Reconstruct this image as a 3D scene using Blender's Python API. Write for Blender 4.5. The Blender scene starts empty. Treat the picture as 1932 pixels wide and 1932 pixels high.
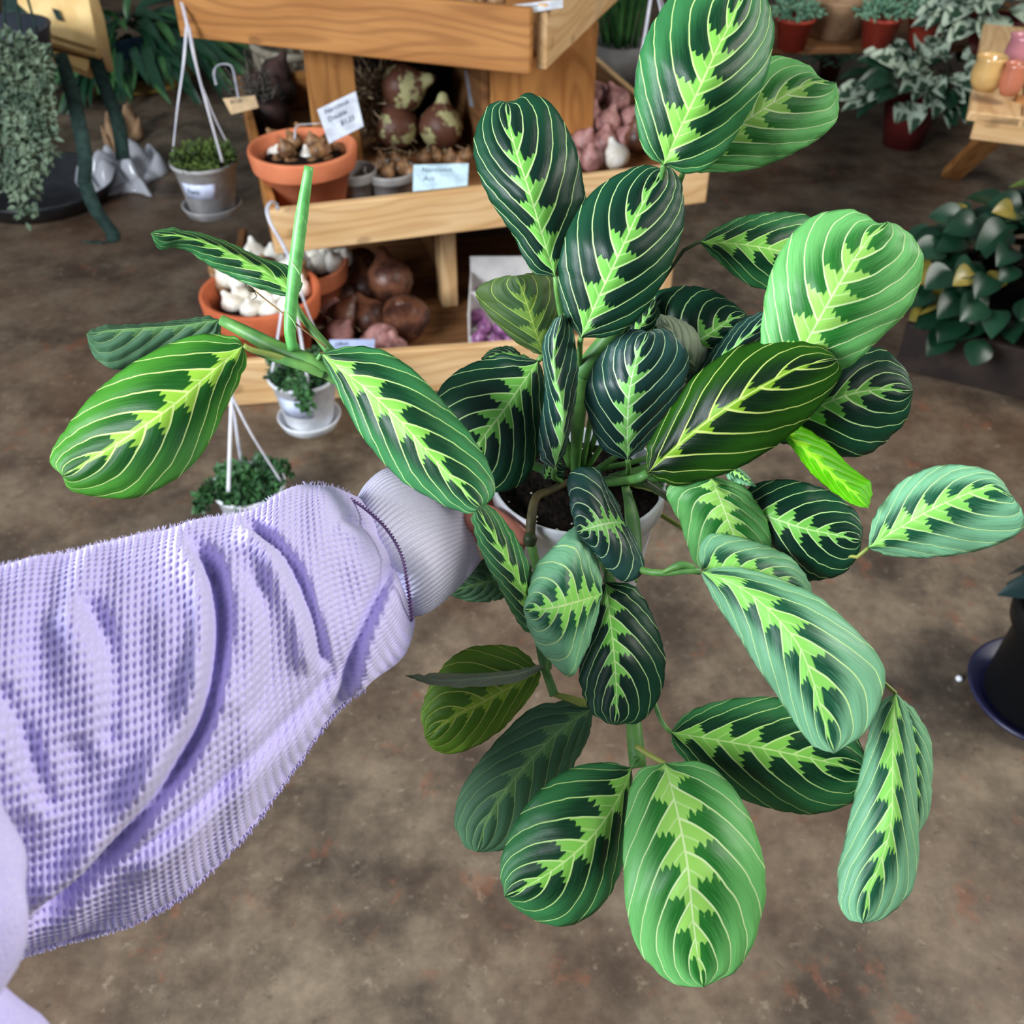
import bpy, math, random
import numpy as np
from mathutils import Vector, Matrix
random.seed(7); RNG = np.random.default_rng(7)
C = bpy.context.scene.collection
# ------------------------------------------------------------------ camera
PITCH = math.radians(40.0); CAM_H = 1.3; FPX = 1932.0
FWD = np.array([0, math.cos(PITCH), -math.sin(PITCH)])
UPV = np.array([0, math.sin(PITCH), math.cos(PITCH)])
RGT = np.array([1.0, 0, 0]); CAM = np.array([0, 0, CAM_H])
cd = bpy.data.cameras.new('camera'); cam = bpy.data.objects.new('camera', cd); C.objects.link(cam)
cam.location = CAM; cam.rotation_euler = (math.pi/2 - PITCH, 0, 0)
cd.sensor_width = 36; cd.lens = 36.0; cd.clip_start = 0.02; cd.clip_end = 60
cd.dof.use_dof = True; cd.dof.focus_distance = 0.60; cd.dof.aperture_fstop = 13.0
bpy.context.scene.camera = cam
# ------------------------------------------------------------------ world + light
w = bpy.data.worlds.new('world'); bpy.context.scene.world = w; w.use_nodes = True
w.node_tree.nodes['Background'].inputs[0].default_value = (0.78, 0.88, 1.0, 1)
w.node_tree.nodes['Background'].inputs[1].default_value = 0.19
def area(name, loc, target, sx, sy, power, col):
    l = bpy.data.lights.new(name, 'AREA'); l.shape = 'RECTANGLE'; l.size = sx; l.size_y = sy
    l.energy = power; l.color = col
    o = bpy.data.objects.new(name, l); C.objects.link(o); o.location = loc
    o.rotation_euler = (Vector(target) - Vector(loc)).to_track_quat('-Z', 'Y').to_euler(); return o
area('window_light_behind', (-2.3, -0.8, 2.1), (0.0, 0.8, 0.8), 1.5, 1.3, 168, (0.86, 0.93, 1.0))
area('window_light_side', (2.6, 0.9, 2.5), (0.1, 0.7, 0.8), 1.4, 1.2, 62, (1.0, 0.97, 0.9))
vs = bpy.context.scene.view_settings
vs.view_transform = 'Standard'; vs.look = 'None'; vs.gamma = 1.0; vs.use_curve_mapping = False; vs.exposure = 0.52
# ------------------------------------------------------------------ projection helpers
def U(x, y, d):                                   # pixel + depth along the view axis -> world
    return CAM + d*(FWD + (x-966)/FPX*RGT - (y-966)/FPX*UPV)
def G(x, y, z):                                   # pixel + height -> world
    r = FWD + (x-966)/FPX*RGT - (y-966)/FPX*UPV
    return CAM + (z-CAM_H)/r[2]*r
def camdist(p): return float(np.dot(np.array(p)-CAM, FWD))
def px2m(n, p): return n*camdist(p)/FPX
# ------------------------------------------------------------------ material helpers
def lin(c):
    out = []
    for v in c[:3]:
        v = v/255.0
        out.append(v/12.92 if v <= 0.04045 else ((v+0.055)/1.055)**2.4)
    return (*out, 1.0)
class NB:
    def __init__(s, name):
        s.m = bpy.data.materials.new(name); s.m.use_nodes = True
        s.t = s.m.node_tree; s.b = s.t.nodes['Principled BSDF']; s.out = s.t.nodes['Material Output']
    def n(s, typ, **kw):
        nd = s.t.nodes.new(typ)
        for k, v in kw.items(): setattr(nd, k, v)
        return nd
    def put(s, sock, v):
        if hasattr(v, 'is_linked') or hasattr(v, 'links'): s.t.links.new(v, sock)
        else: sock.default_value = v
    def ma(s, op, a, b=None, c=None, clamp=False):
        nd = s.n('ShaderNodeMath', operation=op, use_clamp=clamp)
        for i, v in enumerate((a, b, c)):
            if v is not None: s.put(nd.inputs[i], v)
        return nd.outputs[0]
    def sm(s, v, lo, hi, a=0.0, b=1.0):
        nd = s.n('ShaderNodeMapRange', interpolation_type='SMOOTHSTEP')
        for i, x in enumerate((v, lo, hi, a, b)): s.put(nd.inputs[i], x)
        return nd.outputs[0]
    def mix(s, f, a, b, mode='MIX'):
        nd = s.n('ShaderNodeMix', data_type='RGBA', blend_type=mode)
        s.put(nd.inputs[0], f); s.put(nd.inputs[6], a); s.put(nd.inputs[7], b)
        return nd.outputs[2]
    def noise(s, vec, scale, detail=3, rough=0.55):
        nd = s.n('ShaderNodeTexNoise'); nd.inputs['Scale'].default_value = scale
        nd.inputs['Detail'].default_value = detail; nd.inputs['Roughness'].default_value = rough
        if vec is not None: s.put(nd.inputs['Vector'], vec)
        return nd.outputs['Fac']
    def coord(s, k='Object', scale=None):
        o = s.n('ShaderNodeTexCoord').outputs[k]
        if scale is None: return o
        mp = s.n('ShaderNodeMapping'); mp.inputs['Scale'].default_value = scale; s.put(mp.inputs['Vector'], o)
        return mp.outputs[0]
    def bump(s, h, strength, dist):
        nd = s.n('ShaderNodeBump'); nd.inputs['Strength'].default_value = strength
        nd.inputs['Distance'].default_value = dist; s.put(nd.inputs['Height'], h)
        s.put(s.b.inputs['Normal'], nd.outputs[0])
    def fin(s, col, rough=0.6, spec=0.4):
        s.put(s.b.inputs['Base Color'], col); s.put(s.b.inputs['Roughness'], rough)
        s.b.inputs['Specular IOR Level'].default_value = spec
        return s.m
MATS = {}
def plain(name, c1, c2=None, rough=0.6, spec=0.4, scale=30, bump=0.0, dist=0.001, lo=0.35, hi=0.65):
    if name in MATS: return MATS[name]
    n = NB(name); c2 = c2 or tuple(v*0.85 for v in c1)
    f = n.noise(n.coord(), scale)
    if bump: n.bump(f, bump, dist)
    MATS[name] = n.fin(n.mix(n.sm(f, lo, hi), lin(c1), lin(c2)), rough, spec)
    return MATS[name]
def wood(name, c1, c2, c3, rough=0.55):
    n = NB(name); co = n.coord('Object', (1.6, 14, 14))
    a = n.noise(co, 2.2, 4); rg = n.noise(n.coord('Object', (1.3, 6.5, 6.5)), 1.0, 1.5, .45)
    ring = n.ma('MULTIPLY_ADD', n.ma('SINE', n.ma('MULTIPLY', rg, 95.0)), 0.5, 0.5)
    fine = n.noise(n.coord('Object', (3, 140, 140)), 2.0, 2)
    k = n.mix(n.sm(a, 0.3, 0.7), lin(c1), lin(c2))
    k = n.mix(n.ma('MULTIPLY', n.sm(ring, 0.45, 1.0), 0.42), k, lin(c3))
    kn = n.sm(n.noise(n.coord('Object', (9, 22, 22)), 1.0, 1), 0.70, 0.76)
    k = n.mix(n.ma('MULTIPLY', kn, 0.5), k, lin(tuple(v*0.6 for v in c3)))
    k = n.mix(n.ma('MULTIPLY', fine, 0.35), k, lin(c3)); n.bump(fine, 0.15, 0.002)
    MATS[name] = n.fin(k, rough, 0.3); return MATS[name]
# ------------------------------------------------------------------ object helpers
def mesh(name, vs_, fs, mat=None, parent=None, smooth=True, uv=None, mats=None, mi=None):
    me = bpy.data.meshes.new(name); me.from_pydata([tuple(map(float, v)) for v in vs_], [], [tuple(map(int, f)) for f in fs])
    for m in (mats or ([mat] if mat else [])): me.materials.append(m)
    if mi is not None: me.polygons.foreach_set('material_index', np.array(mi, dtype=np.int32))
    if smooth: me.polygons.foreach_set('use_smooth', np.ones(len(me.polygons), dtype=bool))
    if uv is not None:
        l = me.uv_layers.new(name='UVMap'); idx = np.zeros(len(me.loops), dtype=np.int32)
        me.loops.foreach_get('vertex_index', idx); l.data.foreach_set('uv', np.asarray(uv, dtype=np.float32)[idx].ravel())
    me.update(); o = bpy.data.objects.new(name, me); C.objects.link(o)
    if parent: o.parent = parent
    return o
def tag(o, label, cat, group=None, kind=None):
    o['label'] = label
    if cat: o['category'] = cat
    if group: o['group'] = group
    if kind: o['kind'] = kind
    return o
def empty(name, loc, label, cat, group=None):
    o = bpy.data.objects.new(name, None); C.objects.link(o); o.location = Vector(loc); o.empty_display_size = 0.05
    tag(o, label, cat, group); bpy.context.view_layer.update(); return o
def under(o, root):                               # parent an object built in world space
    o.parent = root; o.matrix_parent_inverse = Matrix.Translation(-Vector(root.location)) if root.parent is None else Matrix()
    return o
def lathe(name, prof, mat, loc, parent=None, seg=40, axis=None, mi=None, mats=None, jitter=0.0):
    vs_, fs = [], []
    for (r, z) in prof:
        for k in range(seg):
            a = 2*math.pi*k/seg; rr = r*(1+jitter*math.sin(3*a+z*40)+jitter*0.7*math.sin(5*a+1))
            vs_.append((rr*math.cos(a), rr*math.sin(a), z))
    for i in range(len(prof)-1):
        for k in range(seg):
            k2 = (k+1) % seg; fs.append((i*seg+k, i*seg+k2, (i+1)*seg+k2, (i+1)*seg+k))
    o = mesh(name, vs_, fs, mat); o.location = Vector(loc)
    if axis is not None: o.rotation_euler = Vector(axis).to_track_quat('Z', 'Y').to_euler()
    if parent: under(o, parent)
    return o
def spline(pts, n):
    P = np.array(pts, float)
    if len(P) == 2:
        t = np.linspace(0, 1, n)[:, None]; return P[0]*(1-t)+P[1]*t
    Q = np.vstack([2*P[0]-P[1], P, 2*P[-1]-P[-2]]); out = []
    for i in range(1, len(Q)-2):
        t = np.linspace(0, 1, 24, endpoint=False)[:, None]
        a, b, c, d = Q[i-1], Q[i], Q[i+1], Q[i+2]
        out.append(0.5*((2*b)+(-a+c)*t+(2*a-5*b+4*c-d)*t**2+(-a+3*b-3*c+d)*t**3))
    D = np.vstack(out+[P[-1:]]); s = np.r_[0, np.cumsum(np.linalg.norm(np.diff(D[:, :3], axis=0), axis=1))]
    q = np.linspace(0, s[-1], n); return np.stack([np.interp(q, s, D[:, j]) for j in range(D.shape[1])], 1)
def tube_geo(pts, radii, seg=8, caps=True, flat=1.0):
    P = np.array(pts, float); n = len(P); R = np.broadcast_to(np.array(radii, float), (n,)) if np.ndim(radii) == 0 else np.interp(np.linspace(0, 1, n), np.linspace(0, 1, len(radii)), radii)
    vs_, fs = [], []; up = np.array([0.12, 0.31, 0.94])
    for i in range(n):
        t = P[min(i+1, n-1)]-P[max(i-1, 0)]; t /= np.linalg.norm(t)+1e-12
        a = np.cross(t, up)
        if np.linalg.norm(a) < 0.05: a = np.cross(t, [1, 0, 0])
        a /= np.linalg.norm(a); b = np.cross(t, a)
        for k in range(seg):
            q = 2*math.pi*k/seg; vs_.append(P[i]+R[i]*(math.cos(q)*a+flat*math.sin(q)*b))
    for i in range(n-1):
        for k in range(seg):
            k2 = (k+1) % seg; fs.append((i*seg+k, i*seg+k2, (i+1)*seg+k2, (i+1)*seg+k))
    if caps:
        fs.append(tuple(range(seg))[::-1]); fs.append(tuple((n-1)*seg+k for k in range(seg)))
    return vs_, fs
def tube(name, pts, radii, mat, parent=None, n=24, seg=10, flat=1.0):
    v, f = tube_geo(spline(pts, n), radii, seg, True, flat); o = mesh(name, v, f, mat)
    if parent: under(o, parent)
    return o
def join_geo(parts):
    V, Fc = [], []
    for v, f in parts:
        k = len(V); V += list(v); Fc += [tuple(i+k for i in q) for q in f]
    return V, Fc
def plank(name, a, b, width, thick, mat, parent=None, wdir=(0, 0, 1), bevel=0.0025):
    """board from a to b (its long axis); width along wdir starting at the a-b edge; thick away from it"""
    a, b = Vector(a), Vector(b); x = (b-a); L = x.length; x.normalize()
    wd = Vector(wdir); wd = (wd - x*wd.dot(x)).normalized(); t = x.cross(wd)
    e = bevel; vs_, fs = [], []
    def ring(X, e1):
        return [(X, e1, 0), (X, width-e1, 0), (X, width, e), (X, width, thick-e), (X, width-e1, thick), (X, e1, thick), (X, 0, thick-e), (X, 0, e)]
    for X in (0, e, L-e, L):
        r_ = ring(X, e)
        if X in (0, L): r_ = [(X, min(max(p[1], e), width-e), min(max(p[2], e), thick-e)) for p in r_]
        vs_ += r_
    for i in range(3):
        for k in range(8): fs.append((i*8+k, i*8+(k+1) % 8, (i+1)*8+(k+1) % 8, (i+1)*8+k))
    fs.append(tuple(range(8))[::-1]); fs.append(tuple(24+k for k in range(8)))
    o = mesh(name, vs_, fs, mat, smooth=False)
    M = Matrix((x, wd, t)).transposed().to_4x4(); M.translation = a; o.matrix_world = M
    off = random.random()*3
    if parent: under(o, parent)
    return o
def text_mesh(name, s, size, mat, M, parent, shear=0.25):
    cu = bpy.data.curves.new(name, 'FONT'); cu.body = s; cu.size = size; cu.shear = shear; cu.extrude = 0.0002; cu.align_x = 'LEFT'
    t = bpy.data.objects.new(name+'_curve', cu); C.objects.link(t); dg = bpy.context.evaluated_depsgraph_get()
    me = bpy.data.meshes.new_from_object(t.evaluated_get(dg)); bpy.data.objects.remove(t); bpy.data.curves.remove(cu)
    me.materials.clear(); me.materials.append(mat); me.name = name
    o = bpy.data.objects.new(name, me); C.objects.link(o); o.matrix_world = M
    if parent: under(o, parent)
    return o
# ------------------------------------------------------------------ structure: floor and walls
n = NB('stained_concrete'); co = n.coord('Object')
big = n.noise(co, 1.3, 5, 0.6); mid_ = n.noise(co, 6.0, 6, 0.65); fine = n.noise(co, 55, 4, 0.7); sp = n.noise(co, 17, 5, 0.7)
k = n.mix(n.sm(mid_, 0.30, 0.70), lin((62, 52, 44)), lin((128, 112, 93)))
k = n.mix(n.ma('MULTIPLY', n.sm(big, 0.42, 0.68), 0.6), k, lin((92, 66, 48)))
rust = n.sm(n.noise(n.coord('Object', (1.3, 1, 1)), 9.0, 6, 0.7), 0.575, 0.66)
k = n.mix(n.ma('MULTIPLY', rust, 0.5), k, lin((126, 78, 56)))
sp2 = n.noise(co, 40, 5, 0.75)
k = n.mix(n.ma('MULTIPLY', n.sm(sp, 0.60, 0.72), 0.5), k, lin((38, 33, 30)))
k = n.mix(n.ma('MULTIPLY', n.sm(sp2, 0.60, 0.70), 0.5), k, lin((36, 31, 28)))
k = n.mix(n.ma('MULTIPLY', n.sm(sp2, 0.42, 0.32), 0.35), k, lin((164, 148, 126)))
k = n.mix(n.sm(fine, 0.30, 0.70, 0.0, 0.28), k, lin((58, 49, 42)))
n.bump(fine, 0.12, 0.002)
floor_m = n.fin(k, n.sm(mid_, 0.3, 0.7, 0.34, 0.55), 0.35)
fl = mesh('floor', [(-5, -3, 0), (5, -3, 0), (5, 6.6, 0), (-5, 6.6, 0), (-5, -3, -.1), (5, -3, -.1), (5, 6.6, -.1), (-5, 6.6, -.1)],
          [(0, 1, 2, 3), (4, 7, 6, 5), (0, 4, 5, 1), (1, 5, 6, 2), (2, 6, 7, 3), (3, 7, 4, 0)], floor_m, smooth=False)
tag(fl, 'mottled brown and grey stained concrete floor', 'floor', kind='structure')
wall_m = plain('painted_wall', (92, 84, 76), (74, 68, 62), 0.8, 0.2, 3)
def wall(name, x0, y0, x1, y1, lab):
    o = mesh(name, [(x0, y0, 0), (x1, y0, 0), (x1, y1, 0), (x0, y1, 0), (x0, y0, 3), (x1, y0, 3), (x1, y1, 3), (x0, y1, 3)],
             [(3, 2, 1, 0), (4, 5, 6, 7), (0, 1, 5, 4), (1, 2, 6, 5), (2, 3, 7, 6), (3, 0, 4, 7)], wall_m, smooth=False)
    tag(o, lab, 'wall', kind='structure')
wall('wall_back', -5, 6.45, 5, 6.6, 'dim plaster wall at the far end of the shop')
# ------------------------------------------------------------------ leaf materials (the held plant)
def leaf_mat(name, dark, mid, lime, vein, pale=0.6, feather=0.34, N=6.4, transl=0.22, rough=0.40, w=0.066, lo=0.30, hi=0.95, spec=0.32, under=False):
    n = NB(name); uv = n.n('ShaderNodeUVMap').outputs[0]; sx = n.n('ShaderNodeSeparateXYZ'); n.put(sx.inputs[0], uv)
    u = sx.outputs[0]; v = n.ma('MULTIPLY_ADD', sx.outputs[1], 2.0, -1.0); a = n.ma('ABSOLUTE', v)
    ocs = n.coord('Object'); wob = n.ma('MULTIPLY_ADD', n.noise(ocs, 28, 2), 0.05, -0.025)
    g = n.ma('ADD', n.ma('MULTIPLY', a, 0.25), n.ma('MULTIPLY', n.ma('MULTIPLY', a, a), 0.20))
    c = n.ma('ADD', n.ma('SUBTRACT', u, g), wob)
    s = n.ma('ADD', n.ma('MULTIPLY', c, N), n.ma('MULTIPLY', n.ma('GREATER_THAN', v, 0.0), 0.45))
    f = n.ma('FRACT', n.ma('ADD', s, 20.0)); dv = n.ma('MINIMUM', f, n.ma('SUBTRACT', 1.0, f))
    wv = n.ma('MULTIPLY_ADD', a, -0.4*w, w)
    veinm = n.sm(dv, wv, n.ma('MULTIPLY', wv, 0.45))
    midm = n.sm(a, n.ma('MULTIPLY_ADD', u, -0.014, 0.028), n.ma('MULTIPLY_ADD', u, -0.006, 0.012))
    tap = n.ma('POWER', n.ma('MAXIMUM', n.ma('SUBTRACT', 1.02, u), 0.0), 0.55)
    q = n.ma('ADD', n.ma('MULTIPLY', g, N), f)
    jag = n.ma('MULTIPLY_ADD', n.ma('PINGPONG', n.ma('MULTIPLY', a, 9.0), 0.5), 0.34, -0.08)
    nz = n.ma('MULTIPLY_ADD', n.noise(ocs, 170, 2), 0.40, -0.20)
    thr = n.ma('ADD', n.ma('MULTIPLY', tap, feather*3.35), n.ma('ADD', jag, nz))
    limem = n.sm(n.ma('SUBTRACT', q, thr), 0.05, -0.03)
    limem = n.ma('MAXIMUM', limem, n.sm(n.ma('SUBTRACT', a, n.ma('MULTIPLY', tap, 0.42*feather)), 0.02, -0.01))
    comb = n.n('ShaderNodeCombineXYZ'); n.put(comb.inputs[0], n.ma('MULTIPLY', s, 14.0)); n.put(comb.inputs[1], n.ma('MULTIPLY', a, 2.5)); n.put(comb.inputs[2], n.ma('MULTIPLY', u, 3.0))
    st = n.noise(comb.outputs[0], 1.0, 3, 0.6)
    t = n.ma('MULTIPLY', n.sm(n.ma('ADD', n.ma('ADD', a, n.ma('MULTIPLY_ADD', u, 0.3, -0.15)), n.ma('MULTIPLY_ADD', st, 0.5, -0.25)), lo, hi), pale)
    k = n.mix(t, lin(dark), lin(mid)); k = n.mix(n.sm(st, 0.42, 0.72, 0.0, 0.42), k, lin(tuple(.62*x+.38*y for x, y in zip(dark, mid)))); k = n.mix(n.sm(st, 0.46, 0.30, 0.0, 0.35), k, lin(tuple(.7*x for x in mid)))
    sec = n.sm(n.ma('ABSOLUTE', n.ma('SUBTRACT', f, 0.5)), 0.05, 0.02, 0.0, 0.5)
    lm = n.mix(sec, lin(lime), lin(vein)); k = n.mix(limem, k, lm); k = n.mix(n.ma('MAXIMUM', veinm, midm), k, lin(vein))
    hgt = n.ma('ADD', n.ma('MULTIPLY', n.ma('MULTIPLY', f, n.ma('SUBTRACT', 1.0, f)), 3.0), n.ma('MULTIPLY', st, 0.40))
    n.bump(n.ma('ADD', hgt, n.ma('MULTIPLY', veinm, 0.35)), 0.50, 0.0010)
    n.put(n.b.inputs['Base Color'], k); n.b.inputs['Roughness'].default_value = rough; n.b.inputs['Specular IOR Level'].default_value = spec
    tr = n.n('ShaderNodeBsdfTranslucent'); n.put(tr.inputs[0], n.mix(1.0, k, (1.0, 1.0, 0.45, 1), 'MULTIPLY'))
    mx = n.n('ShaderNodeMixShader'); mx.inputs[0].default_value = transl
    n.t.links.new(n.b.outputs[0], mx.inputs[1]); n.t.links.new(tr.outputs[0], mx.inputs[2]); n.t.links.new(mx.outputs[0], n.out.inputs[0])
    return n.m
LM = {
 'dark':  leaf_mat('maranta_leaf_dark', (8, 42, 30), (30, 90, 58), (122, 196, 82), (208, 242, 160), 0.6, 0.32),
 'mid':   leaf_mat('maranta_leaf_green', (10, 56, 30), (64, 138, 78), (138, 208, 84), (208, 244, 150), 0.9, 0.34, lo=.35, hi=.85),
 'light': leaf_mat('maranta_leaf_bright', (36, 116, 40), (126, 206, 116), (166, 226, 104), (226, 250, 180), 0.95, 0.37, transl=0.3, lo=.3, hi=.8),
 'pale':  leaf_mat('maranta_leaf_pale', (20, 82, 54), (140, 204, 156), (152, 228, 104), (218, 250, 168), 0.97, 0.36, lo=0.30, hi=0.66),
 'olive': leaf_mat('maranta_leaf_shaded_olive', (54, 84, 46), (88, 112, 56), (108, 142, 60), (166, 188, 86), 0.8, 0.30, spec=0.2, rough=0.5, N=4.6, w=.05),  # dimmer shaded, backlit look put into the leaf colours
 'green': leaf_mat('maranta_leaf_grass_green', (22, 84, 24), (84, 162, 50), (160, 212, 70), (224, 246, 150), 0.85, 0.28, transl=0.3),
 'long':  leaf_mat('maranta_leaf_dark_backlit', (10, 36, 16), (44, 98, 16), (132, 180, 40), (212, 230, 124), 0.85, 0.15, transl=0.4, N=5.6, lo=.2, hi=.8),  # mid green paints the light coming through this shadowed leaf
 'glow':  leaf_mat('maranta_leaf_backlit_lime', (110, 214, 14), (136, 238, 20), (180, 250, 50), (214, 252, 100), 0.6, 0.30, transl=0.5),  # backlight painted in as a bright lime base colour
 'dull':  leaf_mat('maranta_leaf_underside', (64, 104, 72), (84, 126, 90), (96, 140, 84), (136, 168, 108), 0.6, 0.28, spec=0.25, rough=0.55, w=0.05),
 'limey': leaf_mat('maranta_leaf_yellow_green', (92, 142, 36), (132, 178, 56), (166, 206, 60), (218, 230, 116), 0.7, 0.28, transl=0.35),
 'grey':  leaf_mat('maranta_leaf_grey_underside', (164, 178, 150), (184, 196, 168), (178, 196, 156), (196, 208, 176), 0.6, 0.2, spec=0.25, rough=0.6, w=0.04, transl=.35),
 'blue':  leaf_mat('maranta_leaf_sky_sheen', (12, 46, 40), (54, 100, 92), (134, 206, 102), (212, 242, 184), 0.7, 0.30, rough=0.36, spec=0.42),  # bluish sheen of the sky painted into the leaf colours
}
# ------------------------------------------------------------------ the held plant
POTC = U(1092, 900, 0.66)                         # centre of the pot rim
POT_R, POT_RB, POT_H = 0.0565, 0.043, 0.095
plant = empty('prayer_plant', POTC-np.array([0, 0, POT_H]), 'lime-striped prayer plant in a white pot held up by the outstretched hand', 'potted plant')
potw = plain('white_plastic', (226, 228, 232), (206, 208, 214), 0.42, 0.45, 40)
lathe('pot', [(0.0, 0.0), (POT_RB-.002, 0), (POT_RB, .002), (POT_R-.004, POT_H-.016), (POT_R-.003, POT_H-.0155), (POT_R-.0005, POT_H-.015), (POT_R, POT_H-.002), (POT_R-.0008, POT_H), (POT_R-.0022, POT_H), (POT_R-.003, POT_H-.003), (POT_R-.006, POT_H-.02), (POT_RB-.003, .003), (0, .003)], potw, plant.location, plant, 72)
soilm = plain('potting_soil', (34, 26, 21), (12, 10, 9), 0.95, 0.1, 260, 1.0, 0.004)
vs_, fs = [], []; RS = POT_R-.0050; nr = 22; na = 48
for i in range(nr+1):
    for k_ in range(na):
        r_ = RS*i/nr; q = 2*math.pi*k_/na; vs_.append((r_*math.cos(q), r_*math.sin(q), 0.0016*math.sin(r_*310+q*3)+random.uniform(-.0012, .0012)))
for i in range(nr):
    for k_ in range(na): fs.append((i*na+k_, i*na+(k_+1) % na, (i+1)*na+(k_+1) % na, (i+1)*na+k_))
so = mesh('soil', vs_, fs, soilm); so.location = Vector(POTC-np.array([0, 0, .011])); under(so, plant)
pm = plain('perlite', (225, 220, 208), (180, 172, 160), 0.8, 0.2, 300)
parts = []
for i in range(26):
    q = random.uniform(0, 6.28); r_ = RS*math.sqrt(random.random())*.95; rr = random.uniform(.0008, .0017)
    p0 = POTC+np.array([r_*math.cos(q), r_*math.sin(q), -.0085])
    parts.append(([p0+rr*np.array(d) for d in ((1, .2, 0), (-.9, .3, .1), (0, 1, -.1), (.1, -1, 0), (0, .1, 1), (.1, 0, -1))], [(0, 2, 4), (2, 1, 4), (1, 3, 4), (3, 0, 4), (2, 0, 5), (1, 2, 5), (3, 1, 5), (0, 3, 5)]))
po = mesh('perlite', *join_geo(parts), pm, smooth=False); under(po, plant); po['kind'] = 'stuff'
stem_m = plain('maranta_stem', (104, 152, 74), (76, 124, 62), 0.45, 0.4, 60)
stemd_m = plain('maranta_stem_dark', (58, 74, 40), (40, 50, 30), 0.5, 0.35, 60)
stemy_m = plain('maranta_petiole', (150, 158, 74), (118, 140, 62), 0.45, 0.4, 60)
stemb_m = plain('maranta_stem_brown', (84, 74, 44), (60, 58, 34), 0.6, 0.3, 80)
spike_m = plain('maranta_rolled_leaf', (112, 184, 102), (84, 156, 76), 0.42, 0.4, 90)
def gfun(a): return .25*a+.20*a*a
def leaf(mid, left, right, d, mat='dark', zl=0.012, zr=0.012, back='dull', ripple=0.0010, pet=None, tipdrop=0.0, pm_=None, pr=(.0016, .0020), nu=56, nv=16, label=None):
    """midrib and both margins as pixel polylines from leaf base to tip; d = depth at base, middle, tip; zl, zr = how far each margin bends away"""
    b, t = mid[0], mid[-1]
    Mp = spline(mid, nu+1); Lp = spline([b]+left+[t], nu+1); Rp = spline([b]+right+[t], nu+1)
    us = np.linspace(0, 1, nu+1); rr_ = np.random.default_rng(int(b[0]*7+b[1]))
    for E_ in (Lp, Rp):
        jt = rr_.normal(0, 1, (nu+1, 2)); jt = (jt+np.roll(jt, 1, 0))*.5*np.clip(np.minimum(us, 1-us)*12, 0, 1)[:, None]
        E_ += jt*(1.0+1.6*np.clip(1-us*5, 0, 1)[:, None]+.9*np.clip(us*4-3, 0, 1)[:, None])
    dd = np.interp(us, [0, .5, 1], d) if len(d) == 3 else np.interp(us, np.linspace(0, 1, len(d)), d)
    ker = np.ones(9)/9; dd = np.convolve(np.pad(dd, 4, 'edge'), ker, 'valid')
    ph = random.uniform(0, 6.28); V = []; UV = []
    for i, u in enumerate(us):
        for j in range(-nv, nv+1):
            a = abs(j)/nv; E = Lp[i] if j < 0 else Rp[i]; z = zl if j < 0 else zr
            x, y = Mp[i]*(1-a)+E*a
            dep = dd[i]+z*math.sin(math.pi*min(max(u, .02), .98))**.8*(0.35*a+0.65*a**2)
            s = (u-gfun(a))*6.4+(.45 if j > 0 else 0); puff = abs(math.sin(math.pi*s))
            dep -= 0.0009*puff*min(1, a*6)*min(1, (1-u)*8)*min(1, u*8)
            dep += ripple*(a**2)*(math.sin(u*15+ph)+.6*math.sin(u*27+2*ph+(j > 0)))*min(1, (1-u)*5, u*5)
            dep += tipdrop*max(0, u-.75)**2*16
            V.append(U(x, y, dep)); UV.append((u, .5+.5*j/nv))
    V = np.array(V); nc = 2*nv+1; Q = []
    for i in range(nu):
        for j in range(nc-1): Q.append((i*nc+j, (i+1)*nc+j, (i+1)*nc+j+1, i*nc+j+1))
    Q = np.array(Q); G3 = V.reshape(nu+1, nc, 3)
    Nn = np.cross(np.gradient(G3, axis=0), np.gradient(G3, axis=1)).reshape(-1, 3)
    Nn /= np.linalg.norm(Nn, axis=1)[:, None]+1e-12
    flip = np.sign(np.mean(np.sum(Nn*(CAM-V), 1))); Nn *= flip
    th = 0.00035; V2 = V-Nn*th; nb = len(V)
    front = Q if flip > 0 else Q[:, ::-1]; rear = (Q[:, ::-1] if flip > 0 else Q)+nb
    rim = []
    for i in range(nu):
        for c_ in (0, nc-1):
            q = (i*nc+c_, (i+1)*nc+c_, (i+1)*nc+c_+nb, i*nc+c_+nb); rim.append(q if (c_ == 0) != (flip > 0) else q[::-1])
    Fs = [tuple(q) for q in front]+[tuple(q) for q in rear]+rim
    mi = [0]*len(front)+[1]*len(rear)+[0]*len(rim)
    o = mesh('leaf', np.vstack([V, V2]), Fs, mats=[LM[mat], LM[back]], mi=mi, uv=UV+UV); under(o, plant)
    if label: o['label'] = label
    if pet:
        pts = [U(*mid[0], d[0]+.0006)]+[U(*p) for p in pet]
        v, f_ = tube_geo(spline(pts, 16), pr, 8); q = mesh('petiole', v, f_, pm_ or stem_m); q.parent = o
        q.matrix_parent_inverse = Matrix()
    return o
CO = (1090, 900, .672)                            # where the stems rise from the soil
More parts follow.
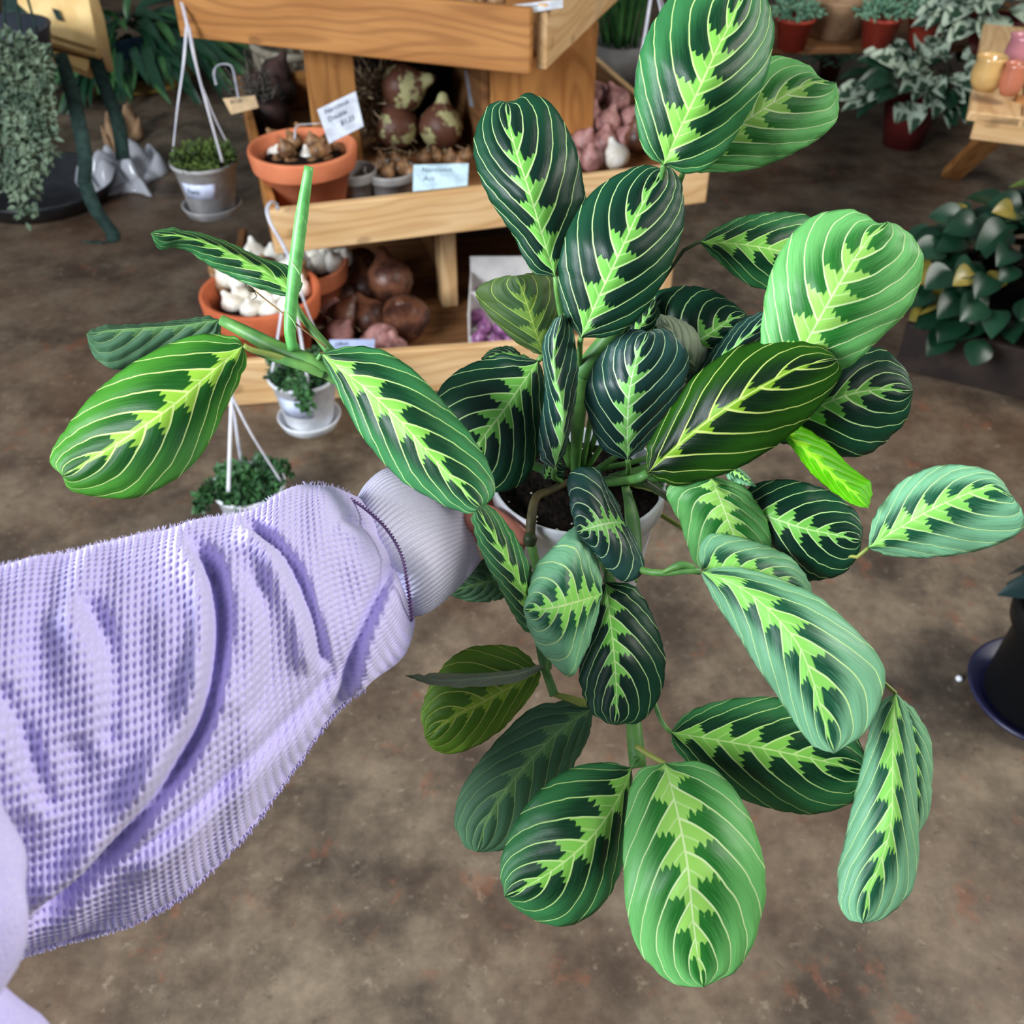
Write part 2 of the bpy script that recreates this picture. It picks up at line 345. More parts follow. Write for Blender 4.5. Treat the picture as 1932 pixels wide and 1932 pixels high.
# upper leaves
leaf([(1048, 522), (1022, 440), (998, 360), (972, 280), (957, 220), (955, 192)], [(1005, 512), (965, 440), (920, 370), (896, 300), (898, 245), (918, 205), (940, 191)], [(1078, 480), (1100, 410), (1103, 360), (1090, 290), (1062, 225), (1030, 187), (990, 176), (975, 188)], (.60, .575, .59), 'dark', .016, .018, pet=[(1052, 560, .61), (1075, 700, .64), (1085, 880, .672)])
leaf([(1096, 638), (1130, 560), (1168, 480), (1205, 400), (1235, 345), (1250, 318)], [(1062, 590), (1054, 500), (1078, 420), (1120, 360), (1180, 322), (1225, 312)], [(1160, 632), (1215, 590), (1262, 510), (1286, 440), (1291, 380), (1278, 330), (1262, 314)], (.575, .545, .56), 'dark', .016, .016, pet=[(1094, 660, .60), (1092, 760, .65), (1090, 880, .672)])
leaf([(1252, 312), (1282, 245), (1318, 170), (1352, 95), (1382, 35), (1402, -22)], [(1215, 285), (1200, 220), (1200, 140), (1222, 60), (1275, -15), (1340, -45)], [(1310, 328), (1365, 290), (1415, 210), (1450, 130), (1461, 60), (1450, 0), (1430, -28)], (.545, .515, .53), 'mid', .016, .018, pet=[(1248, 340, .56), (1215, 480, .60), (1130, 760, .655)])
leaf([(1290, 322), (1360, 262), (1430, 212), (1500, 170), (1545, 152), (1578, 156)], [(1300, 230), (1380, 140), (1440, 112), (1475, 106), (1525, 122), (1548, 148)], [(1340, 326), (1410, 322), (1475, 300), (1540, 265), (1575, 235), (1584, 195)], (.57, .565, .575), 'light', .012, .016, pet=[(1282, 345, .58), (1200, 600, .63), (1110, 860, .672)])
leaf([(1490, 700), (1530, 630), (1572, 555), (1612, 488), (1648, 440), (1675, 418)], [(1440, 665), (1437, 600), (1455, 510), (1500, 435), (1560, 398), (1620, 398), (1655, 420)], [(1560, 700), (1605, 690), (1660, 640), (1720, 575), (1743, 500), (1730, 455), (1700, 428)], (.575, .55, .555), 'light', .016, .018, pet=[(1470, 730, .60), (1380, 830, .64), (1150, 900, .672)])
leaf([(1320, 456), (1380, 459), (1440, 467), (1500, 480), (1590, 500)], [(1350, 432), (1400, 408), (1490, 400), (1550, 418), (1590, 460)], [(1350, 490), (1400, 530), (1450, 548), (1520, 545), (1580, 525)], (.605, .60, .62), 'mid', .014, .014, pet=[(1295, 468, .61), (1270, 500, .615), (1200, 620, .64), (1105, 870, .672)], pm_=stemd_m, pr=(.0011, .0014))
leaf([(1222, 892), (1300, 822), (1370, 770), (1440, 728), (1510, 692), (1578, 678)], [(1222, 842), (1265, 770), (1320, 700), (1390, 655), (1460, 640), (1525, 646), (1565, 662)], [(1262, 915), (1330, 905), (1400, 880), (1480, 830), (1545, 770), (1583, 715), (1587, 695)], (.60, .565, .555), 'long', .018, .020, pet=[(1205, 902, .605), (1160, 910, .635), (1120, 912, .672)], pr=(.0030, .0022))
leaf([(1450, 825), (1520, 780), (1590, 748), (1655, 735), (1723, 738)], [(1480, 750), (1540, 690), (1600, 662), (1655, 654), (1695, 680), (1715, 712)], [(1480, 838), (1530, 850), (1600, 863), (1650, 850), (1705, 800), (1720, 765)], (.625, .60, .605), 'dark', .018, .022, pet=[(1420, 850, .64), (1300, 900, .66), (1130, 905, .672)])
leaf([(1468, 808), (1515, 845), (1565, 890), (1605, 925), (1638, 958)], [(1510, 803), (1560, 835), (1605, 880), (1643, 912), (1643, 940)], [(1490, 840), (1520, 880), (1555, 915), (1600, 948), (1622, 955)], (.60, .59, .585), 'glow', .02, .012, back='glow', pet=[(1450, 812, .605), (1350, 860, .64), (1140, 905, .672)])
leaf([(1184, 868), (1184, 800), (1188, 735), (1202, 672), (1222, 626)], [(1135, 845), (1108, 780), (1105, 730), (1128, 675), (1170, 632), (1200, 622)], [(1225, 835), (1268, 775), (1298, 705), (1295, 660), (1265, 625), (1240, 620)], (.62, .585, .58), 'blue', .014, .014, pet=[(1185, 890, .64), (1170, 905, .672)])
leaf([(1046, 884), (1060, 830), (1062, 770), (1048, 715), (1045, 660), (1060, 594)], [(1020, 868), (1016, 820), (1027, 740), (1024, 680), (1024, 645), (1045, 605)], [(1068, 850), (1078, 800), (1088, 740), (1090, 690), (1083, 630), (1070, 598)], (.60, .575, .565), 'blue', .022, .034, pet=[(1045, 900, .62), (1060, 910, .672)], label='narrow leaf folded almost edge-on to the camera')
leaf([(1016, 680), (985, 725), (950, 775), (912, 825), (880, 880)], [(960, 668), (920, 675), (870, 695), (826, 738), (815, 800), (840, 860)], [(1030, 720), (1026, 790), (1015, 860), (985, 910), (950, 928), (915, 920)], (.61, .60, .60), 'dark', .016, .016, pet=[(1022, 672, .612), (1045, 720, .64), (1075, 880, .672)])
leaf([(985, 672), (955, 668), (930, 672), (903, 690)], [(965, 654), (935, 656), (912, 672)], [(970, 700), (940, 705), (915, 700)], (.635, .633, .635), 'dark', .006, .006, pet=[(1000, 690, .64), (1075, 880, .672)])
leaf([(1030, 676), (1012, 630), (998, 585), (984, 545), (975, 520)], [(985, 655), (945, 620), (915, 585), (897, 558), (910, 535), (945, 522)], [(1050, 640), (1060, 595), (1060, 550), (1040, 520), (1005, 514)], (.635, .625, .62), 'olive', .012, .012, pet=[(1040, 700, .64), (1080, 880, .672)])
leaf([(1150, 668), (1185, 640), (1215, 605), (1238, 566)], [(1150, 630), (1180, 595), (1222, 564)], [(1180, 680), (1220, 655), (1246, 610)], (.64, .625, .62), 'dark', .01, .01, pet=[(1130, 700, .65), (1100, 880, .672)])
leaf([(1245, 690), (1290, 660), (1335, 632), (1375, 605), (1408, 592)], [(1225, 630), (1228, 560), (1280, 540), (1340, 546), (1385, 572)], [(1290, 715), (1350, 700), (1400, 660), (1418, 620)], (.64, .62, .62), 'dark', .012, .012, pet=[(1220, 710, .65), (1110, 880, .672)])
leaf([(1330, 720), (1305, 680), (1275, 635), (1245, 592)], [(1290, 700), (1255, 650), (1238, 615)], [(1342, 680), (1330, 640), (1290, 605)], (.625, .612, .61), 'grey', .008, .012, back='mid', pet=[(1335, 735, .63), (1250, 850, .66), (1110, 890, .672)])
leaf([(1270, 775), (1320, 720), (1375, 665), (1420, 625), (1460, 590)], [(1290, 725), (1340, 660), (1390, 610), (1430, 590)], [(1310, 770), (1380, 710), (1430, 660), (1460, 620)], (.62, .605, .60), 'blue', .02, .02, pet=[(1250, 800, .63), (1120, 890, .672)])
# left branch
BR = U(600, 690, .565)
leaf([(606, 668), (650, 702), (700, 742), (760, 800), (815, 862), (865, 915), (908, 958)], [(650, 654), (720, 660), (785, 702), (845, 768), (905, 845), (932, 905), (930, 938)], [(622, 705), (650, 765), (695, 840), (755, 905), (820, 945), (870, 967), (893, 968)], (.560, .535, .53), 'mid', .016, .016, pet=[(600, 678, .562)], pr=(.0014, .0014), label='long drooping leaf lying across the ribbed cuff')
leaf([(459, 652), (395, 706), (330, 762), (265, 808), (200, 850), (118, 898)], [(440, 634), (380, 630), (290, 662), (190, 730), (115, 820), (93, 868)], [(465, 690), (430, 765), (375, 865), (290, 928), (200, 941), (135, 925)], (.545, .525, .53), 'green', .016, .022, pet=[(475, 660, .548), (520, 672, .555), (560, 688, .562)], pm_=stemy_m)
leaf([(415, 603), (350, 613), (280, 618), (220, 622), (163, 630)], [(380, 598), (300, 608), (220, 613), (180, 617)], [(412, 640), (350, 665), (270, 690), (212, 697), (175, 668)], (.575, .57, .565), 'dull', .03, .014, back='mid', label='leaf turned to show its pale underside')
leaf([(558, 560), (510, 520), (455, 488), (400, 462), (345, 446), (284, 440)], [(572, 535), (545, 502), (490, 484), (420, 452), (340, 431), (300, 433)], [(540, 560), (480, 542), (410, 510), (360, 478), (330, 468), (300, 470)], (.56, .55, .535), 'mid', .022, .01, pet=[(560, 578, .562), (590, 625, .563), (620, 665, .565)], pr=(.0013, .0022))
# lower right
leaf([(1340, 898), (1358, 940), (1375, 985), (1392, 1030), (1400, 1075)], [(1290, 905), (1256, 930), (1285, 990), (1310, 1060), (1350, 1085)], [(1400, 915), (1435, 960), (1455, 1010), (1450, 1050), (1425, 1075)], (.60, .60, .615), 'light', .012, .014, pet=[(1320, 900, .61), (1230, 905, .64), (1140, 905, .672)])
leaf([(1368, 880), (1395, 895), (1426, 918)], [(1380, 876), (1405, 890)], [(1375, 905), (1405, 915)], (.595, .593, .592), 'pale', .008, .004, pet=[(1350, 885, .605), (1240, 905, .64)], pr=(.0010, .0014))
leaf([(1395, 958), (1450, 975), (1510, 995), (1570, 1008), (1626, 1020)], [(1420, 915), (1490, 905), (1560, 925), (1615, 965), (1628, 1000)], [(1420, 1020), (1460, 1060), (1520, 1094), (1585, 1085), (1620, 1050)], (.625, .61, .605), 'dark', .016, .016, pet=[(1370, 950, .63), (1280, 925, .65), (1150, 905, .672)])
leaf([(1325, 1075), (1385, 1072), (1445, 1085), (1500, 1110), (1536, 1142)], [(1318, 1040), (1345, 1006), (1420, 1020), (1490, 1050), (1526, 1095)], [(1370, 1095), (1430, 1110), (1480, 1130), (1515, 1145)], (.590, .588, .60), 'pale', .018, .01)
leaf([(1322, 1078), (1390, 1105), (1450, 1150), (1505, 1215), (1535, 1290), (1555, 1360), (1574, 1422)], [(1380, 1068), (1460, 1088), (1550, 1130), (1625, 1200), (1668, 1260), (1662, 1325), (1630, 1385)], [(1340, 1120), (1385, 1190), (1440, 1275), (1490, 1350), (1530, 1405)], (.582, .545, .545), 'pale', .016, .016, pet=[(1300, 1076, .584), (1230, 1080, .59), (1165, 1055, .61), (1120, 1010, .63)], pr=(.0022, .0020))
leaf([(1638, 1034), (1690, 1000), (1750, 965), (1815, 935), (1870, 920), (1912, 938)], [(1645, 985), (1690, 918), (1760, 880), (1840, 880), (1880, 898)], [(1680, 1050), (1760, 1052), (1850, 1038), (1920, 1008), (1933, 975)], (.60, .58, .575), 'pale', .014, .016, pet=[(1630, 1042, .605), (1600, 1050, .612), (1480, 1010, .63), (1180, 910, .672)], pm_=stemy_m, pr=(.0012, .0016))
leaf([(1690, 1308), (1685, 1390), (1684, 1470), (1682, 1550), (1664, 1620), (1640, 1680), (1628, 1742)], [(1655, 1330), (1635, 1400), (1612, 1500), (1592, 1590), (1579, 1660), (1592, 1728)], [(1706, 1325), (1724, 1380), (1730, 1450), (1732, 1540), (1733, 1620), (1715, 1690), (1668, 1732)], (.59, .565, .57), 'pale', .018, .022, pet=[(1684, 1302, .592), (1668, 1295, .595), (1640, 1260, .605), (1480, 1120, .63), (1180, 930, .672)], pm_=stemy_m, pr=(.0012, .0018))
leaf([(1694, 1312), (1712, 1380), (1722, 1450), (1726, 1520), (1722, 1595)], [(1690, 1380), (1692, 1450), (1700, 1530)], [(1730, 1345), (1757, 1400), (1759, 1470), (1752, 1540)], (.60, .592, .60), 'pale', .006, .02)
leaf([(1266, 1382), (1340, 1394), (1420, 1408), (1500, 1424), (1570, 1440), (1634, 1456)], [(1290, 1350), (1350, 1324), (1430, 1315), (1510, 1320), (1590, 1360), (1628, 1410)], [(1275, 1415), (1340, 1478), (1430, 1520), (1530, 1537), (1600, 1520), (1630, 1485)], (.60, .595, .60), 'mid', .014, .016, pet=[(1250, 1365, .602), (1238, 1335, .605), (1225, 1300, .61), (1180, 1180, .625)], pr=(.0014, .0018))
# bottom group
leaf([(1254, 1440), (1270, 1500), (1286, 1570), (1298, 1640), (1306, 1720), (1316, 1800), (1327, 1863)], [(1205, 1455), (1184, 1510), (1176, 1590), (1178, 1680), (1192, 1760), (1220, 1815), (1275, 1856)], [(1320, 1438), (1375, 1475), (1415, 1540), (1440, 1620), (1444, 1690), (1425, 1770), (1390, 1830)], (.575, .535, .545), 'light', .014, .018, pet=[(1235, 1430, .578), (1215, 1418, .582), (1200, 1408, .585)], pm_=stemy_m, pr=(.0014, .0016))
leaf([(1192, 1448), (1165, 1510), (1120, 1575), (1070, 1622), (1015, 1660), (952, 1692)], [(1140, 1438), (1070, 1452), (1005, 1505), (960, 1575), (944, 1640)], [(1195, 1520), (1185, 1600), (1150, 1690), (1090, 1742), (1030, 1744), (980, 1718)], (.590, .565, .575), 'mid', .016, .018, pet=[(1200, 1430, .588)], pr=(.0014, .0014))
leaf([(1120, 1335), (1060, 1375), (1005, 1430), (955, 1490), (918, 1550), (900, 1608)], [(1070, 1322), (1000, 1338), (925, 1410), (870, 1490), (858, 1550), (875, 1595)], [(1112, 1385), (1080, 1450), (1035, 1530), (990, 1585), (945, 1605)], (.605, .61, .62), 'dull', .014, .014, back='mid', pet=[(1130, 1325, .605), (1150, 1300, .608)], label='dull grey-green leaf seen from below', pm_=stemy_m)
leaf([(1018, 1262), (965, 1295), (910, 1325), (860, 1350), (802, 1392)], [(980, 1225), (930, 1217), (870, 1228), (822, 1275), (795, 1340)], [(1018, 1285), (985, 1335), (930, 1390), (870, 1418), (825, 1420)], (.61, .62, .63), 'limey', .012, .014, pet=[(1030, 1255, .61), (1035, 1220, .615)])
leaf([(1036, 1253), (970, 1272), (900, 1280), (830, 1284), (765, 1275)], [(980, 1262), (900, 1270), (820, 1270)], [(980, 1285), (900, 1296), (820, 1294)], (.60, .60, .605), 'grey', .02, .004, back='mid', ripple=.0006, label='leaf rolled up and seen edge-on')
leaf([(1142, 1098), (1150, 1160), (1157, 1220), (1162, 1280), (1163, 1330), (1160, 1368)], [(1118, 1130), (1108, 1190), (1095, 1240), (1094, 1290), (1110, 1335), (1138, 1362)], [(1195, 1105), (1228, 1155), (1250, 1215), (1255, 1265), (1240, 1325), (1205, 1364)], (.60, .575, .575), 'dark', .012, .014, pet=[(1145, 1075, .605), (1135, 1050, .615), (1120, 1010, .63)])
leaf([(1137, 1120), (1100, 1132), (1060, 1143), (1025, 1149), (987, 1150)], [(1132, 1075), (1112, 1020), (1090, 990), (1045, 1030), (1010, 1070), (996, 1110)], [(1125, 1170), (1108, 1225), (1078, 1277), (1040, 1250), (1010, 1215), (996, 1180)], (.585, .56, .56), 'pale', .020, .016)
leaf([(1178, 985), (1155, 986), (1135, 990), (1110, 997), (1088, 1004)], [(1168, 955), (1140, 905), (1128, 882), (1088, 884), (1070, 905), (1076, 960)], [(1200, 1020), (1216, 1075), (1182, 1098), (1150, 1080), (1112, 1035), (1095, 1015)], (.60, .578, .575), 'blue', .014, .012, label='twisted bluish-green leaf hanging over the pot rim')
leaf([(1032, 1205), (1003, 1145), (975, 1090), (945, 1035), (918, 990), (896, 953)], [(985, 1185), (945, 1115), (908, 1045), (892, 985)], [(1025, 1150), (1006, 1085), (975, 1015), (940, 968), (915, 950)], (.585, .56, .555), 'mid', .016, .018, pet=[(1036, 1225, .59), (1035, 1260, .60)])
leaf([(975, 1080), (930, 1095), (890, 1105), (842, 1116)], [(930, 1050), (885, 1072), (855, 1098)], [(965, 1120), (920, 1136), (870, 1132)], (.66, .665, .67), 'dull', .006, .006, back='mid', pet=[(1000, 1070, .66), (1040, 1040, .655)])
leaf([(1028, 905), (1035, 885), (1050, 872), (1068, 880)], [(1020, 890), (1032, 870), (1050, 862)], [(1045, 905), (1060, 900)], (.645, .64, .64), 'dark', .005, .005, nu=20, nv=8)
# stems
def stem(pts, radii, mat, name='stem', flat=1.0, n=28):
    return tube(name, [U(*p) for p in pts], radii, mat, plant, n, 12, flat)
stem([(418, 604, .572), (470, 630, .570), (530, 662, .567), (600, 690, .565), (700, 745, .585), (820, 810, .62), (960, 860, .65), (1060, 900, .674)], [.0030, .0048, .0050, .0048, .0036, .0032, .003, .003], stem_m)
stem([(468, 660, .556), (520, 676, .557), (570, 690, .560), (612, 705, .565)], [.0012, .0022, .0028, .0030], stem_m, 'leaf_sheath')
stem([(560, 585, .572), (590, 622, .572), (630, 668, .570)], [.0018, .0022, .0024], stem_m, 'leaf_sheath')
stem([(553, 660, .560), (547, 620, .556), (553, 540, .552), (566, 430, .545), (583, 314, .535)], [.0030, .0034, .0036, .0034, .0024], spike_m, 'rolled_new_leaf', n=40)
def spiral():
    A = [U(*p) for p in ((547, 622, .556), (553, 540, .552), (566, 430, .545), (582, 322, .5355))]; P = spline(A, 60); v = []
    for i, p in enumerate(P):
        q = i/59*2*math.pi*3.1; r_ = np.interp(i/59, [0, .4, .7, 1], [.0035, .0037, .0033, .0020])
        v.append(p+r_*(math.cos(q)*RGT-math.sin(q)*FWD))
    return v
v, f_ = tube_geo(spiral(), [.0003, .0004, .0002], 6); o = mesh('rolled_leaf_edge', v, f_, plain('rolled_edge', (176, 226, 150), None, .5)); under(o, plant)
stalk_m = plain('dry_flower_stalk', (140, 112, 70), (90, 70, 46), .7, .2, 90)
stem([(476, 545, .556), (520, 580, .556), (570, 620, .556), (615, 655, .560)], [.0004, .0004, .0005], stalk_m, 'dry_flower_stalk')
v, f_ = join_geo([tube_geo(spline([U(468, 540, .556), U(473, 546, .556), U(481, 550, .556)], 8), [.0008, .0016, .0006], 8), tube_geo(spline([U(480, 550, .556), U(484, 560, .556), U(476, 566, .556)], 6), [.0003, .0002], 6)])
o = mesh('dry_flower_head', v, f_, plain('dry_flower', (60, 52, 30), (36, 32, 22), .8)); under(o, plant)
stem([(1080, 905, .672), (1040, 925, .648), (1012, 938, .628), (1003, 975, .618), (1000, 1012, .618)], [.0022, .0024, .0026, .0028, .0032], stemb_m)
stem([(1000, 1008, .618), (1000, 1018, .616), (1001, 1028, .617)], [.0030, .0044, .0032], stemd_m, 'stem_node')
stem([(1001, 1022, .618), (1010, 1060, .62), (1020, 1100, .62), (1016, 1180, .615), (1022, 1240, .612), (1046, 1312, .605)], [.0030, .0028, .0024, .0024, .0024, .0028], stem_m)
stem([(1120, 1010, .632), (1160, 1120, .632), (1190, 1240, .622), (1196, 1370, .60), (1204, 1448, .592)], [.0028, .003, .0034, .0046, .0050], stem_m)
stem([(1046, 1310, .606), (1075, 1318, .606), (1115, 1325, .606), (1185, 1290, .615)], [.0016, .0026, .0022, .002], stemy_m, 'leaf_sheath')
stem([(1092, 905, .672), (1130, 950, .65), (1120, 1010, .632)], [.003, .003, .0028], stemd_m)
stem([(1215, 908, .612), (1245, 928, .615), (1280, 956, .618), (1310, 990, .62)], [.0022, .0022, .0020, .0018], stemd_m)
stem([(1180, 918, .618), (1190, 960, .615), (1197, 1020, .612), (1200, 1100, .608)], [.0030, .0052, .0046, .0006], stem_m, 'leaf_sheath', .4)
stem([(1096, 705, .622), (1130, 660, .612), (1180, 600, .60)], [.0062, .0056, .0044], stem_m, 'leaf_sheath')
stem([(1085, 890, .672), (1090, 800, .645), (1096, 705, .622)], [.003, .0044, .0060], stem_m)
stem([(1250, 1080, .585), (1285, 1066, .583), (1310, 1070, .583)], [.0010, .0024, .0016], stem_m, 'leaf_sheath')
# ------------------------------------------------------------------ the person: sleeve, cuff, hand
def PC(a, r_, z): a = math.radians(a); return POTC+np.array([r_*math.cos(a), r_*math.sin(a), z])
person = empty('person', U(60, 1500, .45), 'person in a lavender waffle-knit top reaching out an arm to hold a potted plant', 'person')
def knit(name, c1, c2, scale):
    n = NB(name); f = n.noise(n.coord(), scale, 3, .7); n.bump(f, .5, .0012)
    col = n.mix(n.sm(f, .3, .7), lin(c1), lin(c2)); n.b.inputs['Sheen Weight'].default_value = .25
    n.b.inputs['Subsurface Weight'].default_value = 0.0
    return n.fin(col, .9, .15)
sleeve_m = knit('lavender_waffle_knit', (224, 215, 255), (210, 199, 252), 900)
cuff_m = knit('lavender_rib_knit', (240, 238, 255), (228, 224, 250), 900)
CREASES = [  # pixel polyline, ridge height, groove depth, width px, side of the ridge
 ([(345, 1000), (392, 1050), (414, 1130), (412, 1230), (388, 1350), (335, 1450), (265, 1550), (180, 1645), (100, 1715), (40, 1755)], .014, .026, 27, 1),
 ([(455, 975), (510, 1012), (555, 1075), (588, 1160), (606, 1240), (612, 1270)], .010, .016, 22, 1),
 ([(752, 1040), (722, 1105), (676, 1215), (650, 1300), (600, 1390)], .010, .015, 22, -1),
 ([(655, 1245), (560, 1350), (455, 1450), (345, 1550), (230, 1640)], .007, .009, 22, -1),
 ([(640, 970), (690, 995), (730, 1028), (748, 1060)], .005, .007, 16, 1),
 ([(150, 1110), (200, 1200), (212, 1300), (200, 1420)], .006, .009, 40, 1),
 ([(-10, 1280), (50, 1400), (100, 1540)], .006, .008, 40, 1),
 ([(480, 1070), (505, 1160), (505, 1270), (470, 1370)], .004, .006, 30, 1),
]
def seg_field(px, py, poly):
    P = np.array(spline(poly, 60)); best = np.full(px.shape, 1e9); sg = np.zeros(px.shape); tt = np.zeros(px.shape)
    for i in range(len(P)-1):
        a, b = P[i], P[i+1]; ab = b-a; l2 = ab@ab
        t = np.clip(((px-a[0])*ab[0]+(py-a[1])*ab[1])/l2, 0, 1)
        dx, dy = px-(a[0]+t*ab[0]), py-(a[1]+t*ab[1]); dist = np.hypot(dx, dy); m = dist < best
        best = np.where(m, dist, best); sg = np.where(m, np.sign(ab[0]*dy-ab[1]*dx), sg); tt = np.where(m, (i+t)/(len(P)-1), tt)
    return best*sg, tt
def sleeve(name, st, ns, nt, mat, kind, thick=.85):
    S = np.array([(t[0], t[1], b[0], b[1], d) for t, b, d in st], float)
    q = spline(S, ns); th = np.linspace(0, 2*np.pi, nt, endpoint=False)
    s = np.linspace(0, 1, ns)[:, None]; T = q[:, None, 0:2]; B = q[:, None, 2:4]; d = q[:, 4][:, None]
    ct, sn = np.cos(th)[None, :], np.sin(th)[None, :]
    cx = (T[..., 0]+B[..., 0])/2; cy = (T[..., 1]+B[..., 1])/2; hx = (T[..., 0]-B[..., 0])/2; hy = (T[..., 1]-B[..., 1])/2
    px = cx+hx*ct; py = cy+hy*ct; r_ = np.hypot(hx, hy)*d/FPX*thick
    dep = d-r_*sn
    front = np.clip(sn*2.2, 0, 1)
    disp = np.zeros_like(px*sn)
    if kind == 'waffle':
        for poly, A, Gd, wd, side in CREASES:
            sd, tt = seg_field(px+0*sn, py+0*sn, poly); sd = sd*side; fade = np.clip(np.minimum(tt/.10, (1-tt)/.10), 0, 1)
            fade = np.where(np.abs(tt-.5) > .4999, 0, fade)
            disp += fade*(A*np.exp(-((sd-wd*1.25)/(wd*1.1))**2)*(sd > -wd*3)-Gd*np.exp(-(sd/(wd*.62))**2))*front
        und = .0022*np.sin(s*34+3*np.sin(th*2)[None, :])+.0016*np.sin(s*57+th[None, :]*3)
        disp += und*(.4+.6*np.abs(sn))
        # knit rows slightly skewed
        i_ = s*66+1.2*np.sin(th*1.0)[None, :]; j_ = th[None, :]/(2*np.pi)*104+0*s
        pit = (np.sin(np.pi*i_)**2)**.8*(np.sin(np.pi*j_)**2)**.8
        disp -= (.0028-.0010*s)*pit
    else:
        disp += .0008*np.cos(th[None, :]*76+3.0*s)+.0010*np.sin(s*9+th[None, :]*2)
    dep = dep-disp
    X = (px-966)/FPX*dep; Y = -(py-966)/FPX*dep
    if kind == 'waffle':                          # let the knit show on the silhouette too
        k = 1+(disp*0.5*np.abs(ct))/(np.hypot(hx, hy)*d/FPX)
        px = cx+(px-cx)*k; py = cy+(py-cy)*k; X = (px-966)/FPX*dep; Y = -(py-966)/FPX*dep
    W = CAM+dep[..., None]*FWD+X[..., None]*RGT+Y[..., None]*UPV
    V = W.reshape(-1, 3); i, k = np.meshgrid(np.arange(ns-1), np.arange(nt), indexing='ij'); k2 = (k+1) % nt
    Fc = np.stack([i*nt+k, i*nt+k2, (i+1)*nt+k2, (i+1)*nt+k], -1).reshape(-1, 4)
    o = mesh(name, V, Fc[:, ::-1], mat); under(o, person); return o
sl = sleeve('sleeve', [((-150, 1105), (-150, 1875), .375), ((0, 1066), (0, 1812), .405), ((120, 1042), (118, 1775), .43), ((240, 1014), (250, 1738), .455),
     ((330, 992), (340, 1690), .475), ((400, 976), (415, 1622), .492), ((470, 962), (480, 1552), .51), ((530, 930), (560, 1440), .532), ((580, 913), (635, 1338), .553),
     ((625, 918), (710, 1282), .572), ((662, 932), (762, 1235), .588), ((688, 945), (782, 1180), .602), ((700, 955), (780, 1160), .612)], 340, 540, sleeve_m, 'waffle')
sleeve('cuff', [((670, 945), (770, 1165), .610), ((690, 912), (800, 1160), .612), ((722, 886), (832, 1140), .622), ((760, 880), (862, 1112), .634), ((810, 890), (888, 1084), .646), ((850, 905), (905, 1062), .654), ((866, 918), (908, 1056), .657), ((864, 924), (903, 1050), .659)], 60, 560, cuff_m, 'rib', .8)
# raw-edged seam under the sleeve
parts = []; P = spline([(782, 1178), (762, 1240), (710, 1284), (635, 1342), (560, 1444), (480, 1556), (415, 1626), (340, 1694), (250, 1742), (118, 1779), (0, 1816)], 260)
D = np.interp(np.linspace(0, 1, 260), np.linspace(0, 1, 11), [.605, .592, .576, .557, .536, .514, .496, .479, .459, .434, .409])
parts.append(tube_geo([U(P[i][0]-3, P[i][1]-3, D[i]) for i in range(40, 260)], [.0008, .0012, .0016], 8))
for i in range(40, 259):
    for _ in range(2):
        a = U(P[i][0]+random.uniform(-2, 2), P[i][1]-2, D[i]+random.uniform(-.002, .002)); L_ = random.uniform(3, 9)
        b = U(P[i][0]+random.uniform(-2, 5), P[i][1]+L_, D[i]+random.uniform(-.002, .002)); parts.append(tube_geo([a, b], [.0006, .0002], 4))
sm = mesh('seam', *join_geo(parts), sleeve_m); sm.parent = sl; sm['kind'] = 'stuff'
# lint hairs on the top edge of the sleeve
parts = []; P = spline([(0, 1066), (120, 1042), (240, 1014), (330, 992), (400, 976), (470, 962), (530, 930), (580, 913), (625, 918), (662, 932)], 200)
D = np.interp(np.linspace(0, 1, 200), np.linspace(0, 1, 10), [.405, .43, .455, .475, .492, .51, .532, .553, .572, .588])
for i in range(200):
    for _ in range(2):
        a = U(P[i][0]+random.uniform(-3, 3), P[i][1]+5, D[i]); b = U(P[i][0]+random.uniform(-6, 6), P[i][1]-random.uniform(1, 7), D[i])
        parts.append(tube_geo([a, (a+b)/2+np.array([random.uniform(-.0008, .0008), 0, 0]), b], [.00018, .00008], 3))
ln = mesh('lint', *join_geo(parts), sleeve_m); ln.parent = sl; ln['kind'] = 'stuff'
# stitched seam between sleeve and cuff
stitch_m = plain('seam_thread', (150, 120, 170), (128, 98, 150), .9, .1)
stp = spline([(655, 938, .578), (690, 962, .566), (730, 1000, .556), (758, 1050, .552), (770, 1110, .558), (778, 1175, .585)], 90)
o = mesh('stitching', *join_geo([tube_geo([U(*stp[i]), U(*((stp[i]+stp[i+1])/2+np.array([3*(-1)**i, -2, -.001]))), U(*stp[i+1])], .0006, 5) for i in range(0, 88)]), stitch_m); under(o, person)
# front of the top, close to the camera at the left
def blob(name, pts, radii, mat):
    v, f_ = tube_geo(spline(pts, 40), radii, 28); vv = [np.array(p)+.0012*np.sin(np.array(p)[[1, 2, 0]]*260) for p in v]
    o = mesh(name, vv, f_, mat); under(o, person); return o
blob('upper_sleeve', [U(-120, 1380, .36), U(-75, 1520, .33), U(-48, 1640, .31), U(-38, 1730, .30), U(-66, 1840, .30), U(-150, 1950, .31)], [.004, .0095, .0125, .0135, .012, .008], sleeve_m)
blob('shirt_front', [U(-150, 1860, .32), U(-60, 1940, .31), U(20, 2010, .31), U(60, 2100, .32)], [.014, .014, .014, .012], sleeve_m)
